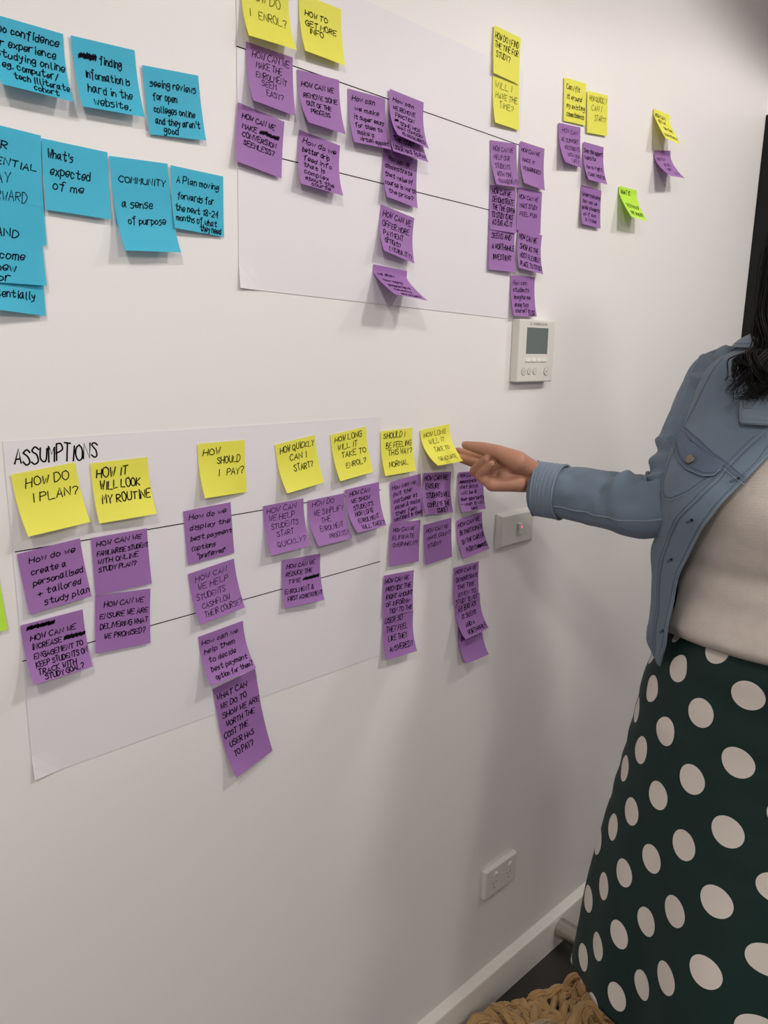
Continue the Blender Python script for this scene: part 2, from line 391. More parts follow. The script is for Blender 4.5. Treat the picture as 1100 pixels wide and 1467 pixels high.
NOTES = [
('b', 0.3542, 0.3323, -0.0031, 0.6237, 0.5697, 1, 0, 'm', 0.11, 'blue sticky note about confidence in studying online, cut by the left edge', 'no confidence,.08,.92,.2|or experience,.03,.86,.38|studying online,.03,.97,.54|eg. computer/,.08,.85,.69|tech illiterate,.2,.98,.84|cohort,.45,.8,.96'),
('b', 0.4386, 0.3349, 0.0474, 0.3764, 0.3789, 1, 0, 'm', 0.12, 'blue sticky note reading finding information is hard in the website', '###,.08,.33,.3|finding,.4,.75,.31|information is,.15,.85,.54|hard in the,.15,.85,.75|website.,.2,.78,.93'),
('b', 0.5231, 0.3259, 0.0758, 0.0435, 0.1584, 1, 0, 'm', 0.11, 'blue sticky note reading seeing reviews for open colleges online', "seeing reviews,.1,.92,.28|for open,.12,.55,.47|colleges online,.12,.85,.66|and they aren't,.12,.92,.83|good,.25,.5,.96"),
('b', 0.3983, 0.2187, -0.0229, 0.1338, 0.1587, 1, 0, 'm', 0.13, "blue sticky note reading what's expected of me", "What's,.08,.45,.25|expected,.1,.7,.48|of me,.12,.58,.68"),
('b', 0.5559, 0.216, -0.0228, 0.2511, -0.043, 1, 0, 'm', 0.11, 'blue sticky note reading a plan moving forwards for the next 18-24 months', 'A Plan moving,.1,.9,.25|forwards for,.1,.8,.5|the next 18-24,.05,.88,.7|months of what,.05,.85,.86|they need,.5,.93,.97'),
('y', 0.7587, 0.4687, 0.0084, 0.394, 0.281, 1, 0, 'm', 0.1, 'yellow sticky note reading how to get more info', 'HOW TO,.12,.65,.33|GET MORE,.12,.85,.5|INFO,.2,.52,.62'),
('p', 0.6716, 0.3858, -0.0102, 0.4747, 0.2078, 1, 0, 't', 0.12, 'purple sticky note reading how can we make the enrolment seem easy', 'HOW CAN WE,.12,.92,.2|MAKE THE,.2,.75,.36|ENROLMENT,.18,.85,.52|SEEM,.28,.6,.65|EASY?,.36,.74,.8'),
('p', 0.6569, 0.3057, -0.1212, 0.2437, 0.1314, 1, 0, 'm', 0.1, 'purple sticky note reading how can we make conversion seemless', 'HOW CAN WE,.1,.8,.22|MAKE,.12,.42,.38|#####,.48,.88,.38|CONVERSION,.12,.85,.52|SEEMLESS?,.15,.82,.66'),
('p', 0.755, 0.3744, 0.0443, 0.6846, 0.377, 1, 0, 'm', 0.1, 'purple sticky note reading remove some out of the process', 'HOW CAN WE,.08,.85,.26|REMOVE SOME,.1,.92,.45|OUT OF THE,.14,.74,.6|PROCESS,.2,.68,.74'),
('p', 0.7578, 0.2922, -0.1021, 0.4078, 0.5296, 1, 0, 'm', 0.1, 'purple sticky note about a better drip feed of complex course info', 'How do we,.1,.9,.2|better drip,.1,.75,.35|feed info,.12,.8,.5|that is,.12,.62,.63|complex,.12,.7,.76|about the,.12,.8,.88|course,.25,.7,.97'),
('p', 0.8481, 0.3699, 0.0283, 0.3872, 0.4131, 1, 0, 'm', 0.1, 'purple sticky note reading how can we make it super easy', 'How can,.1,.7,.18|we make,.15,.8,.36|it super easy,.12,.92,.52|for them to,.12,.85,.67|make a,.15,.6,.81|virtual appoint,.18,.97,.94'),
('p', 0.9306, 0.3842, -0.045, 0.7522, 0.5661, 1, 2.4, 'm', 0.09, 'purple sticky note about removing friction, curling over the note beneath it', 'How can,.1,.7,.2|WE REMOVE,.1,.75,.36|FRICTION,.15,.7,.5|#,.1,.18,.62|SOME HOW,.25,.85,.66|WHAT CONCERN,.1,.9,.78|IS REQUIRED,.2,.92,.92'),
('p', 0.931, 0.3639, -0.0703, 0.5442, 0.6417, 1, 1.0, 'k', 0.12, 'purple sticky note ending in user has to pay, mostly covered by another', 'THE COST,.1,.7,.72|USER HAS TO PAY,.05,.97,.93'),
('p', 0.9225, 0.2981, -0.0734, 0.4482, 0.2548, 1, 0, 'm', 0.11, 'purple sticky note reading demonstrate that value of course is worth the price', 'How can we,.15,.75,.2|demonstrate,.05,.85,.36|that value of,.05,.87,.53|course is worth,.03,.97,.7|the price?,.1,.87,.87'),
('p', 0.9184, 0.212, -0.1457, 0.6219, 0.426, 1, 0, 'm', 0.13, 'purple sticky note reading offer more payment options with visibility in brackets', 'HOW CAN WE,.08,.92,.2|OFFER MORE,.08,.88,.4|PAYMENT,.1,.7,.58|OPTIONS?,.12,.6,.75|(VISIBILITY),.2,.92,.92'),
('p', 0.9041, 0.1245, -0.0586, 1.0823, 1.0494, 0.12, 0, 'm', 0.11, 'purple sticky note sticking far out, below the payment options note', 'we show,.1,.6,.22|how many,.15,.7,.42|people have,.15,.8,.6|recently,.2,.7,.76|enrolled?,.25,.87,.93'),
('y', 1.1769, 0.5396, -0.0147, 0.1224, 0.0509, 1, 0.8, 'm', 0.13, 'yellow sticky note reading how do I find the time for study', 'HOW DO I FIND,.05,.92,.25|THE TIME FOR,.05,.92,.43|STUDY?,.1,.62,.62'),
('y', 1.18, 0.4628, 0.0326, 0.2459, 0.0874, 1, 0, 't', 0.13, 'yellow sticky note reading will I have the time', 'WILL I,.08,.7,.22|HAVE THE,.1,.92,.43|TIME?,.22,.77,.63'),
('y', 1.394, 0.5112, 0.0735, -0.0798, -0.0543, 1, 0, 'm', 0.12, 'yellow sticky note about fitting it around existing commitments', 'Can I fit,.1,.7,.25|it around,.12,.8,.47|my existing,.12,.95,.67|commitments,.12,.92,.87'),
('y', 1.474, 0.5056, 0.095, -0.0828, -0.0735, 1, 1.2, 't', 0.14, 'yellow sticky note beside the existing commitments note, asking when to start', 'HOW QUICKLY,.1,.95,.22|CAN I,.2,.7,.44|START?,.35,.9,.68'),
('p', 1.3844, 0.4292, 0.0747, 0.5618, 0.1637, 1, 0, 't', 0.11, 'purple sticky note below the existing commitments note', 'HOW CAN,.15,.85,.2|WE SUPPORT,.1,.9,.42|NEW STUDENTS,.2,.95,.6|WITH NEW,.3,.9,.78|LIFE?,.45,.85,.92'),
('p', 1.474, 0.4099, 0.0353, 0.5146, 0.4261, 1, 0, 'm', 0.12, 'purple sticky note asking about the website, above the lowest note of its pair', 'Does the support,.05,.95,.25|website,.05,.6,.42|have right,.1,.9,.65|CARE VIDEOS,.1,.95,.87'),
('p', 1.4776, 0.3273, -0.0034, 0.2421, 0.1373, 1, 0, 'm', 0.11, 'purple sticky note just left of the bright green note', 'Understanding,.05,.95,.25|how can we,.1,.8,.42|guide students,.05,.97,.58|as if own,.1,.75,.75|it [time,.15,.75,.9'),
('g', 1.6227, 0.3475, 0.0155, 0.6656, 0.5919, 0.2, 0, 'm', 0.12, 'bright green sticky note hanging out from the wall on the right', 'WHAT IS,.1,.6,.2|TESTING OF,.12,.88,.62|THE WEBSITE,.15,.92,.87'),
('y', 1.7434, 0.5253, -0.0018, 0.6072, 0.5932, 0.12, 0, 'm', 0.11, 'yellow sticky note standing out from the wall, farthest right of the yellows', 'HOW CAN I,.08,.7,.22|GET MY,.15,.6,.4|OWN TIME,.3,.85,.62|COMMITMENT,.1,.95,.88'),
('p', 1.7602, 0.4478, 0.1597, 0.9964, 0.8453, 0.4, 0, 't', 0.11, 'purple sticky note standing out from the wall under the farthest yellow one', 'HOW CAN,.1,.6,.3|WE SEE,.35,.75,.5|MORE,.3,.6,.68|OF IT,.6,.9,.86'),
('p', 1.18, 0.3621, 0.0943, 0.4142, 0.1896, 1, 0, 't', 0.12, 'purple sticky note about helping students with time management', 'HOW CAN WE,.1,.87,.22|HELP OUR,.12,.72,.4|STUDENTS,.12,.72,.6|WITH TIME,.15,.75,.78|MANAGEMENT?,.15,.97,.94'),
('p', 1.2672, 0.3726, -0.0026, 0.422, 0.2016, 1, 0, 'm', 0.1, 'purple sticky note reading make it no barriers, beside the time management note', 'HOW CAN WE,.05,.8,.22|MAKE IT,.1,.6,.44|NO BARRIERS?,.1,.85,.64'),
('p', 1.1858, 0.2861, 0.0099, 0.0651, 0.1575, 1, 0, 'k', 0.14, 'purple sticky note reading demonstrate the time given, below the time management note', 'HOW CAN WE,.08,.8,.18|DEMONSTRATE,.1,.92,.36|THE TIME GIVEN,.1,.95,.53|TO STUDY IS NOT,.08,.9,.7|AS BIG AS IT,.1,.85,.87'),
('p', 1.1866, 0.2162, 0.0069, 0.1012, 0.2465, 1, 1.2, 'k', 0.14, 'purple sticky note reading seems and a worthwhile investment', 'SEEMS AND,.1,.85,.25|A WORTHWHILE,.12,.98,.5|INVESTMENT,.15,.85,.74'),
('p', 1.2674, 0.2941, 0.0125, 0.024, -0.0438, 1, 0, 'm', 0.11, 'purple sticky note between the no barriers note and the place to study note', 'HOW CAN WE,.05,.85,.25|MAKE STUDY,.1,.82,.45|FEEL FUN,.1,.8,.64'),
('p', 1.2739, 0.2201, -0.0936, 0.326, 0.4075, 1, 1.2, 'k', 0.14, 'purple sticky note reading show as the most flexible place to study', 'HOW CAN WE,.05,.8,.25|SHOW AS THE,.1,.88,.49|MOST FLEXIBLE,.1,.95,.71|PLACE TO STUDY,.08,.98,.92'),
('p', 1.2595, 0.1368, 0.0197, 0.3173, 0.2776, 1, 0, 'm', 0.12, 'purple sticky note just above the thermostat', 'How can,.08,.65,.22|students,.08,.75,.39|imagine me,.1,.8,.57|doing this,.1,.7,.76|course? in my,.1,.92,.91|own,.65,.9,.99'),
('y', 0.3359, -0.149, 0.1009, 0.6575, 0.5155, 1, 0, 'm', 0.14, 'yellow sticky note reading how do I plan', 'HOW DO,.18,.85,.24|I PLAN?,.22,.95,.5'),
('y', 0.4303, -0.1475, 0.0223, 0.3824, 0.504, 1, 0, 'k', 0.15, 'yellow sticky note reading how it will look my routine in thick pen', 'HOW IT,.08,.62,.25|WILL LOOK,.12,.82,.46|MY ROUTINE,.12,.97,.69'),
('p', 0.3353, -0.2443, 0.0941, 0.1785, 0.2235, 1, 0, 'm', 0.11, 'purple sticky note reading create a personalised and tailored study plan', 'How do we,.15,.88,.2|create a,.15,.7,.4|personalised,.15,.95,.57|+ tailored,.18,.88,.75|study plan,.25,.98,.92'),
('p', 0.4249, -0.2421, 0.0195, -0.0398, 0.0995, 1, 0, 'm', 0.09, 'purple sticky note about familiarising students with an online study plan', 'HOW CAN WE,.08,.88,.16|FAMILIARISE STUDENT,.08,.99,.33|WITH ONLINE,.08,.8,.47|STUDY PLAN?,.08,.75,.61'),
('p', 0.4259, -0.3222, -0.0749, 0.1522, 0.1107, 1, 0, 'm', 0.1, 'purple sticky note reading ensure we are delivering what we promised', 'HOW CAN WE,.15,.87,.22|ENSURE WE ARE,.08,.95,.42|DELIVERING WHAT,.08,.95,.6|WE PROMISED?,.15,.9,.78'),
('p', 0.3325, -0.3349, 0.0391, 0.7036, 0.3942, 1, 0, 'm', 0.1, 'purple sticky note about increasing engagement, lowest at the left of the sheet', '#####,.08,.5,.13|HOW CAN WE,.12,.85,.3|INCREASE #####,.12,.97,.45|ENGAGEMENT TO,.12,.92,.6|KEEP STUDENTS ON,.12,.97,.74|TRACK WITH,.12,.75,.87|STUDY GOAL?,.2,.85,.97'),
('y', 0.5807, -0.1347, 0.0044, 0.4713, 0.0797, 1, 0, 'm', 0.13, 'yellow sticky note reading how should I pay', 'HOW,.1,.45,.22|SHOULD,.38,.88,.4|I   PAY?,.38,.95,.63'),
('p', 0.5549, -0.2242, 0.0461, 0.0715, 0.0332, 1, 0, 'm', 0.1, 'purple sticky note reading how do we display the best payment options', 'How do we,.1,.88,.18|display the,.1,.95,.38|best payment,.1,.98,.58|(options,.1,.6,.77|"preferred",.2,.8,.93'),
('p', 0.5584, -0.3116, 0.12, 0.3925, 0.4021, 1, 0, 't', 0.12, 'purple sticky note about helping students cashflow their course', 'HOW CAN,.12,.8,.2|WE HELP,.15,.8,.37|STUDENTS,.08,.7,.56|CASHFLOW,.15,.75,.74|THEIR COURSE?,.15,.97,.91'),
('p', 0.5713, -0.4093, 0.0836, 0.7104, 0.771, 1, 0, 'm', 0.11, 'purple sticky note reading help them to decide best payment option', 'How can we,.05,.85,.2|help them,.08,.75,.38|to decide,.12,.72,.57|best payment,.12,.92,.75|option for them?,.15,.98,.92'),
('p', 0.5914, -0.4939, 0.1459, -0.121, -0.0718, 1, 0.4, 'k', 0.13, 'purple sticky note reading what can we do to show we are worth', 'WHAT CAN,.05,.75,.28|WE DO TO,.1,.7,.5|SHOW WE ARE,.1,.97,.72|WORTH THE,.15,.82,.92'),
('p', 0.6025, -0.5675, 0.1998, 0.5396, 0.1863, 1, 1.2, 'k', 0.14, 'purple sticky note reading cost the user has to pay, lowest of all', 'COST THE,.05,.62,.16|USER HAS,.12,.7,.4|TO PAY?,.15,.62,.62'),
('y', 0.7094, -0.1407, 0.1274, 0.5255, 0.3696, 1, 0, 'm', 0.13, 'yellow sticky note reading how quickly can I start, on the lower sheet', 'HOW QUICKLY,.1,.95,.2|CAN I,.3,.72,.4|START?,.35,.84,.62'),
('p', 0.6865, -0.2345, 0.0375, 0.5056, 0.4545, 1, 0, 't', 0.12, 'purple sticky note reading how can we help students start quickly', 'HOW CAN,.08,.8,.17|WE HELP,.12,.75,.33|STUDENTS,.15,.82,.5|START,.25,.67,.66|QUICKLY?,.2,.92,.87'),
('y', 0.8165, -0.1336, 0.1137, 0.4721, 0.3205, 1, 0, 'm', 0.12, 'yellow sticky note reading how long will it take to enrol', 'HOW LONG,.1,.85,.18|WILL IT,.15,.7,.36|TAKE TO,.22,.92,.54|ENROL?,.28,.87,.76'),
('p', 0.7701, -0.2366, 0.0427, 0.8104, 0.5754, 1, 0, 't', 0.12, 'purple sticky note reading how do we simplify the enrolment process', 'HOW DO,.12,.7,.15|WE SIMPLIFY,.15,.95,.35|THE,.3,.57,.52|ENROLMENT,.22,.87,.7|PROCESS?,.4,.94,.89'),
('p', 0.8469, -0.227, 0.0629, 0.8863, 0.484, 1, 1.0, 'm', 0.11, 'purple sticky note reading show students how long enrolment will take', 'HOW CAN,.12,.7,.17|WE SHOW,.15,.7,.33|STUDENTS,.18,.77,.49|HOW LONG,.18,.72,.63|ENROLMENT,.2,.85,.79|WILL TAKE?,.22,.97,.95'),
('p', 0.7202, -0.3268, -0.0303, 0.2752, 0.4328, 1, 0, 'm', 0.1, 'purple sticky note reading reduce the time between enrolment and first achievement', 'HOW CAN WE,.12,.85,.2|REDUCE THE,.1,.78,.36|TIME ####,.15,.92,.52|ENROLMENT &,.05,.78,.72|FIRST ACHIEVEMENT,.1,.98,.87'),
('y', 0.9259, -0.1381, 0.0235, 0.3548, 0.3295, 1, 0, 'm', 0.13, 'yellow sticky note reading should I be feeling this way, normal', 'SHOULD I,.08,.75,.18|BE FEELING,.15,.95,.4|THIS WAY?,.2,.95,.57|NORMAL,.18,.78,.82'),
('y', 1.0225, -0.1396, 0.0834, 1.1018, 0.9132, 0.6, 0, 't', 0.12, "yellow sticky note held by the woman's fingers, asking how long to graduate", 'HOW LONG,.1,.85,.2|WILL IT,.22,.75,.38|TAKE TO,.28,.8,.6|GRADUATE,.22,.87,.86'),
('p', 0.9501, -0.2243, 0.0949, -0.0811, 0.0669, 1, 0, 'm', 0.11, 'purple sticky note reading put the customer at ease', 'How can we,.05,.8,.2|put the,.08,.65,.35|customer at,.08,.85,.52|ease & make,.1,.92,.67|them feel,.1,.8,.82|confident in their,.05,.98,.95'),
('p', 1.0325, -0.2229, -0.0618, 0.4128, 0.3926, 1, 0, 'k', 0.13, 'purple sticky note reading ensure students will complete the course', 'HOW CAN WE,.05,.88,.18|ENSURE,.1,.6,.38|STUDENTS WILL,.12,.97,.6|COMPLETE THE,.12,.92,.82|COURSE?,.42,.8,.97'),
('p', 1.1294, -0.2303, -0.0427, 0.4364, 0.3336, 1, 0, 'm', 0.1, "purple sticky note right below the woman's hand, crowded with writing", 'HOW CAN WE,.05,.7,.13|demonstrate,.05,.7,.28|what skills,.05,.75,.42|will be &,.1,.7,.57|their opportunity,.05,.98,.72|- when is will,.05,.95,.85|lead,.4,.65,.97'),
('p', 0.9525, -0.3031, -0.0686, 0.1919, 0.1136, 1, 0.8, 'm', 0.1, 'purple sticky note reading eliminate overwhelm', 'HOW CAN WE,.1,.8,.22|ELIMINATE,.08,.8,.4|OVERWHELM?,.1,.92,.58'),
('p', 1.0379, -0.3151, 0.0355, 0.1356, 0.0914, 1, 0, 'm', 0.1, 'purple sticky note with three short lines, right of the eliminate overwhelm note', 'HOW CAN WE,.08,.87,.22|MAKE COUNT,.1,.95,.4|STUDY?,.12,.6,.6'),
('p', 1.1282, -0.3181, 0.0928, 0.4975, 0.5773, 1, 0, 'k', 0.13, 'purple sticky note about the career path, left of the light switch', 'HOW CAN WE,.05,.9,.2|BE PARTICIPATE,.1,.98,.42|ON THE CAREER,.12,.97,.65|PATH? (Teamwork),.2,.98,.88'),
('p', 0.9393, -0.3954, -0.0528, 0.1164, 0.1317, 1, 0, 'k', 0.12, 'purple sticky note reading provide the right amount of information', 'HOW CAN WE,.05,.84,.2|PROVIDE THE,.08,.92,.4|RIGHT AMOUNT,.1,.98,.59|OF INFORMA-,.1,.92,.77|TION TO THE,.2,.97,.94'),
('p', 0.9393, -0.4735, -0.0438, 0.3988, 0.4923, 1, 1.2, 'k', 0.14, 'purple sticky note reading user so they feel like they answered', 'USER SO,.05,.62,.15|THEY FEEL,.1,.8,.38|LIKE THEY,.15,.77,.6|ANSWERED?,.15,.92,.84'),
('p', 1.1256, -0.4149, -0.0061, 0.2115, 0.173, 1, 0, 'k', 0.12, 'purple sticky note topmost of three overlapping ones below the career path note', 'HOW CAN WE,.08,.9,.18|DEMONSTRATE,.1,.97,.4|THE TIME,.15,.82,.6|GIVEN TO,.15,.87,.8|STUDY IS NOT,.05,.92,.97'),
('p', 1.1316, -0.4844, 0.0812, 0.8544, 0.7157, 1, 1.6, 'k', 0.13, 'purple sticky note reading as big as it seems and a worthwhile', 'AS BIG AS,.1,.8,.28|IT SEEMS,.2,.77,.5|AND A,.25,.6,.72|WORTHWHILE,.2,.97,.93'),
('p', 1.1455, -0.54, -0.0069, 0.8251, 0.6777, 1, 0, 'k', 0.13, 'purple sticky note with only the word investment, lowest of three overlapping ones', 'INVESTMENT,.1,.92,.42'),
('b', 0.4759, 0.2161, 0.0473, 0.05, 0.05, 1, 0, 'm', 0.1, 'blue sticky note reading community, above the sense of purpose note', 'COMMUNITY,.12,.92,.36'),
('b', 0.4767, 0.1833, 0.0756, 0.4761, 0.3881, 1, 1.6, 'm', 0.12, 'blue sticky note reading a sense of purpose, bottom edge curling out', 'a sense,.12,.65,.3|of purpose,.18,.84,.55'),
('b', 0.3221, 0.2241, -0.0531, 0.05, 0.05, 1, 0, 'm', 0.1, 'blue sticky note ending in potential, topmost of the left edge column', 'YOUR,.1,.52,.3|POTENTIAL,.05,.92,.52'),
('b', 0.3191, 0.1815, 0.0, 0.04, 0.04, 1, 1.2, 't', 0.14, 'blue sticky note ending in way forward, second in the left edge column', 'WAY,.25,.55,.19|FORWARD,.15,.76,.43'),
('b', 0.3144, 0.1368, -0.0057, 0.1552, 0.1508, 1, 2.4, 'm', 0.12, 'blue sticky note with the word become, third in the left edge column', 'AND,.35,.66,.34|become,.2,.72,.66|new,.3,.58,.83|or,.3,.48,.98'),
('b', 0.3139, 0.1042, -0.0263, 0.6203, 0.0902, 1, 0.6, 'm', 0.13, 'blue sticky note ending in potentially, lowest of the left edge column', 'potentially,.15,.85,.78'),
('y', 0.6652, 0.4614, 0.0028, 0.4957, 0.5697, 1, 0, 't', 0.15, 'yellow sticky note reading enrol, cut by the top edge of the photo', 'HOW DO,.15,.8,.3|I   ENROL?,.12,.9,.6'),
('g', 0.2371, -0.2627, 0.0512, 0.1119, 0.1065, 1, 0, 'm', 0.1, 'bright green sticky note cut off by the left edge of the photo', ''),
]
for row in NOTES:
    note(*row)

# ------------------------------------------------------------------ devices on the wall
PLASTIC = mat('warm_white_plastic', (0.70, 0.68, 0.63), 0.38)
PLASTIC2 = mat('white_plastic', (0.72, 0.695, 0.66), 0.35)
GREY = mat('grey_print', (0.22, 0.22, 0.22), 0.6)
def wall_surf(x0, x1, z0, z1, y):
    return lambda u, v: (Vector((x0 + (x1 - x0) * u, y, z1 - (z1 - z0) * v)), Vector((0, -1, 0)))

# thermostat
X0, X1, Z0, Z1, Y = 1.236, 1.354, H - .064, H + .056, -.019
th = empty('thermostat', (X0, 0, Z0))
tag(th, 'white wall thermostat with a grey screen and round buttons', 'thermostat')
def P(o):
    o.parent = th
    o.matrix_parent_inverse = Matrix.Translation(-Vector(th.location))
    return o
P(box('housing', X0, X1, Y, 0.0, Z0, Z1, PLASTIC, bev=.0025, seg=3))
def fx(u): return X0 + u * (X1 - X0)
def fz(v): return Z1 - v * (Z1 - Z0)
scr = P(box('screen', fx(.20), fx(.80), Y - .0006, Y + .004, fz(.545), fz(.125), mat('lcd_grey_green', (0.145, 0.175, 0.17), 0.22), bev=.0004, seg=1))
for i in range(4):
    P(box('function_button', fx(.195 + .155 * i), fx(.325 + .155 * i), Y - .0022, Y + .002, fz(.675), fz(.625), mat('button_white', (0.80, 0.78, 0.74), 0.35), bev=.0008))
def ring(name, x, z, r, y, m):
    vs, fs = [], []
    n, k = 28, 8
    for i in range(n):
        for j in range(k):
            a, b = 2 * PI * i / n, 2 * PI * j / k
            rr = r + .0006 * math.cos(b)
            vs.append((x + rr * math.cos(a), y + .0006 * math.sin(b), z + rr * math.sin(a)))
    for i in range(n):
        for j in range(k):
            fs.append((i * k + j, ((i + 1) % n) * k + j, ((i + 1) % n) * k + (j + 1) % k, i * k + (j + 1) % k))
    return obj(name, vs, fs, m, smooth=True)
for u, r, s in ((.16, .0065, '~14,03,11,31,33,14'), (.32, .0060, '~04,24,32,11,20'), (.47, .0060, '~00,11,33,24'), (.80, .0075, '~12,23,32,21,12')):
    b = P(cyl_y('round_button', fx(u), fz(.83), r, Y + .001, Y - .0012, PLASTIC, bev=.0005))
    rg = ring('button_rim', fx(u), fz(.83), r, Y - .0004, GREY)
    rg.parent = b
    G['~'] = s
    v, f = ribbons([[(q[0] / 4, 1 - q[1] / 4) for q in l] for l in strokes('~', random.Random(1))[0]], wall_surf(fx(u) - .003, fx(u) + .003, fz(.83) - .003, fz(.83) + .003, Y - .0014), .0007)
    sy = obj('button_symbol', v, f, GREY, b)
v, f = ribbons(line_strokes('MITSUBISHI ELECTRIC', .36, .76, .085, .034, random.Random(2)), wall_surf(X0, X1, Z0, Z1, Y), .0006)
for cx, cz in ((.30, .05), (.28, .078), (.32, .078)):
    bb = len(v)
    v += [Vector((fx(cx), Y - .0003, fz(cz) + .0019)), Vector((fx(cx) - .0014, Y - .0003, fz(cz))), Vector((fx(cx), Y - .0003, fz(cz) - .0019)), Vector((fx(cx) + .0014, Y - .0003, fz(cz)))]
    f.append((bb, bb + 1, bb + 2, bb + 3))
P(obj('logo_print', v, f, GREY))

# light switch plate, wide with bevelled rim
def plate(x0, x1, z0, z1, d, inset, m):
    prof = [(0, 0), (0, -d * .35), (inset, -d)]
    vs, fs = [], []
    for k, y in prof:
        vs += [(x0 + k, y, z0 + k * .6), (x1 - k, y, z0 + k * .6), (x1 - k, y, z1 - k * .6), (x0 + k, y, z1 - k * .6)]
    for k in range(2):
        for i in range(4):
            j = (i + 1) % 4
            fs.append((k * 4 + i, k * 4 + j, k * 4 + 4 + j, k * 4 + 4 + i))
    fs += [(8, 9, 10, 11), (3, 2, 1, 0)]
    return vs, fs
def finish(o, bev=.0012):
    md = o.modifiers.new('bevel', 'BEVEL')
    md.width = bev
    md.segments = 2
    md.limit_method = 'ANGLE'
    return o
sw = finish(obj('light_switch', *plate(1.213, 1.338, H - .400, H - .326, .0115, .011, PLASTIC2), PLASTIC2))
tag(sw, 'white single light switch plate with a small red indicator, under the woman\'s cuff', 'light switch')
rk = box('rocker', 1.2735, 1.2875, -.0165, -.009, H - .376, H - .352, PLASTIC2, sw, bev=.002, seg=3)
led = cyl_y('indicator', 1.2825, H - .360, .0027, -.015, -.0172, mat('red_indicator', (0.75, 0.12, 0.16), 0.3, emit=((1.0, 0.22, 0.26), 0.8)), rk, bev=.0006)

# double power outlet
ox0, ox1, oz0, oz1, oy = 1.226, 1.344, H - 1.221, H - 1.150, -.0125
so = finish(obj('power_outlet', *plate(ox0, ox1, oz0, oz1, -oy, .003, PLASTIC2), PLASTIC2), .0018)
tag(so, 'white double power outlet low on the wall above the baseboard', 'power outlet')
DARK = mat('slot_dark', (0.02, 0.018, 0.016), 0.8)
for k, cx in enumerate((ox0 + .034, ox0 + .086)):
    s = cyl_y('switch_rocker', cx + .004, oz1 - .020, .0068, oy + .002, oy - .0018 - .001 * k, PLASTIC2, so, bev=.0012)
    if k == 0:
        box('switch_tip', cx + .001, cx + .007, oy - .0042, oy - .001, oz1 - .0185, oz1 - .0145, PLASTIC2, s, bev=.001)
    for dx, dz, an in ((-.0055, -.040, .5), (.0065, -.040, -.5), (.0005, -.052, 0)):
        c, sn = math.cos(an), math.sin(an)
        vs = []
        for y in (oy + .0005, oy - .0003):
            for a, b in ((-.0007, -.0026), (.0007, -.0026), (.0007, .0026), (-.0007, .0026)):
                vs.append((cx + dx + a * c - b * sn, y, oz1 + dz + a * sn + b * c))
        obj('pin_slot', vs, [(4, 5, 6, 7), (0, 1, 5, 4), (1, 2, 6, 5), (2, 3, 7, 6), (3, 0, 4, 7)], DARK, so)

# door stop on the skirting
ds = empty('door_stop', (1.547, -.016, .056))
tag(ds, 'round metal door stop sticking out of the white baseboard', 'door stop')
def Q(o):
    o.parent = ds
    o.matrix_parent_inverse = Matrix.Translation(-Vector(ds.location))
Q(cyl_y('barrel', 1.547, .056, .0235, -.016, -.090, STEEL, bev=.002))
Q(cyl_y('rubber_tip', 1.547, .056, .020, -.088, -.100, mat('pale_rubber', (0.55, 0.45, 0.33), 0.7), bev=.003))

# ------------------------------------------------------------------ the woman
LX = Vector((0.274, -0.962, 0)).normalized()       # towards her left
FX = Vector((-0.962, -0.274, 0)).normalized()      # the way she faces
P0 = Vector((1.272, -0.575, 0))
def W(l, f, z):
    return P0 + LX * l + FX * f + Vector((0, 0, z))
woman = empty('person', P0)
tag(woman, 'woman in denim jacket, pale shirt and polka dot skirt touching a yellow note', 'person')
def own(o, parent=None):
    o.parent = parent or woman
    if parent is None:
        o.matrix_parent_inverse = Matrix.Translation(-P0)
    return o

SKIN = mat('skin', (0.43, 0.212, 0.140), 0.5, bump=(260, 0.25), vary=(30, 0.10), spec=0.4)
SKIN.node_tree.nodes['Principled BSDF'].inputs['Subsurface Weight'].default_value = 0.08
SKIN.node_tree.nodes['Principled BSDF'].inputs['Subsurface Radius'].default_value = (0.008, 0.003, 0.002)
NAIL = mat('fingernail', (0.60, 0.36, 0.30), 0.28)

def capsule(bm, p0, p1, r0, r1, n=20):
    p0, p1 = Vector(p0), Vector(p1)
    ax = (p1 - p0)
    L = ax.length
    ax.normalize()
    q = ax.orthogonal().normalized()
    b = ax.cross(q)
    rows = []
    m = 7
    for k in range(m + 1):
        a = -PI / 2 + (PI / 2) * k / m
        rows.append((p0 + ax * (r0 * math.sin(a)), r0 * math.cos(a)))
    for k in range(m + 1):
        a = (PI / 2) * k / m
        rows.append((p1 + ax * (r1 * math.sin(a)), r1 * math.cos(a)))
    R = [[bm.verts.new(c + (q * math.cos(2 * PI * i / n) + b * math.sin(2 * PI * i / n)) * max(rr, 1e-4)) for i in range(n)] for c, rr in rows]
    for a, c in zip(R[:-1], R[1:]):
        for i in range(n):
            bm.faces.new((a[i], a[(i + 1) % n], c[(i + 1) % n], c[i]))
    bm.faces.new(list(reversed(R[0])))
    bm.faces.new(R[-1])
def ellipsoid(bm, c, axes, radii, n=24):
    """axes: three unit vectors"""
    g = bmesh.ops.create_uvsphere(bm, u_segments=n, v_segments=n // 2, radius=1)
    for v in g['verts']:
        p = v.co.copy()
        v.co = Vector(c) + axes[0] * p.x * radii[0] + axes[1] * p.y * radii[1] + axes[2] * p.z * radii[2]
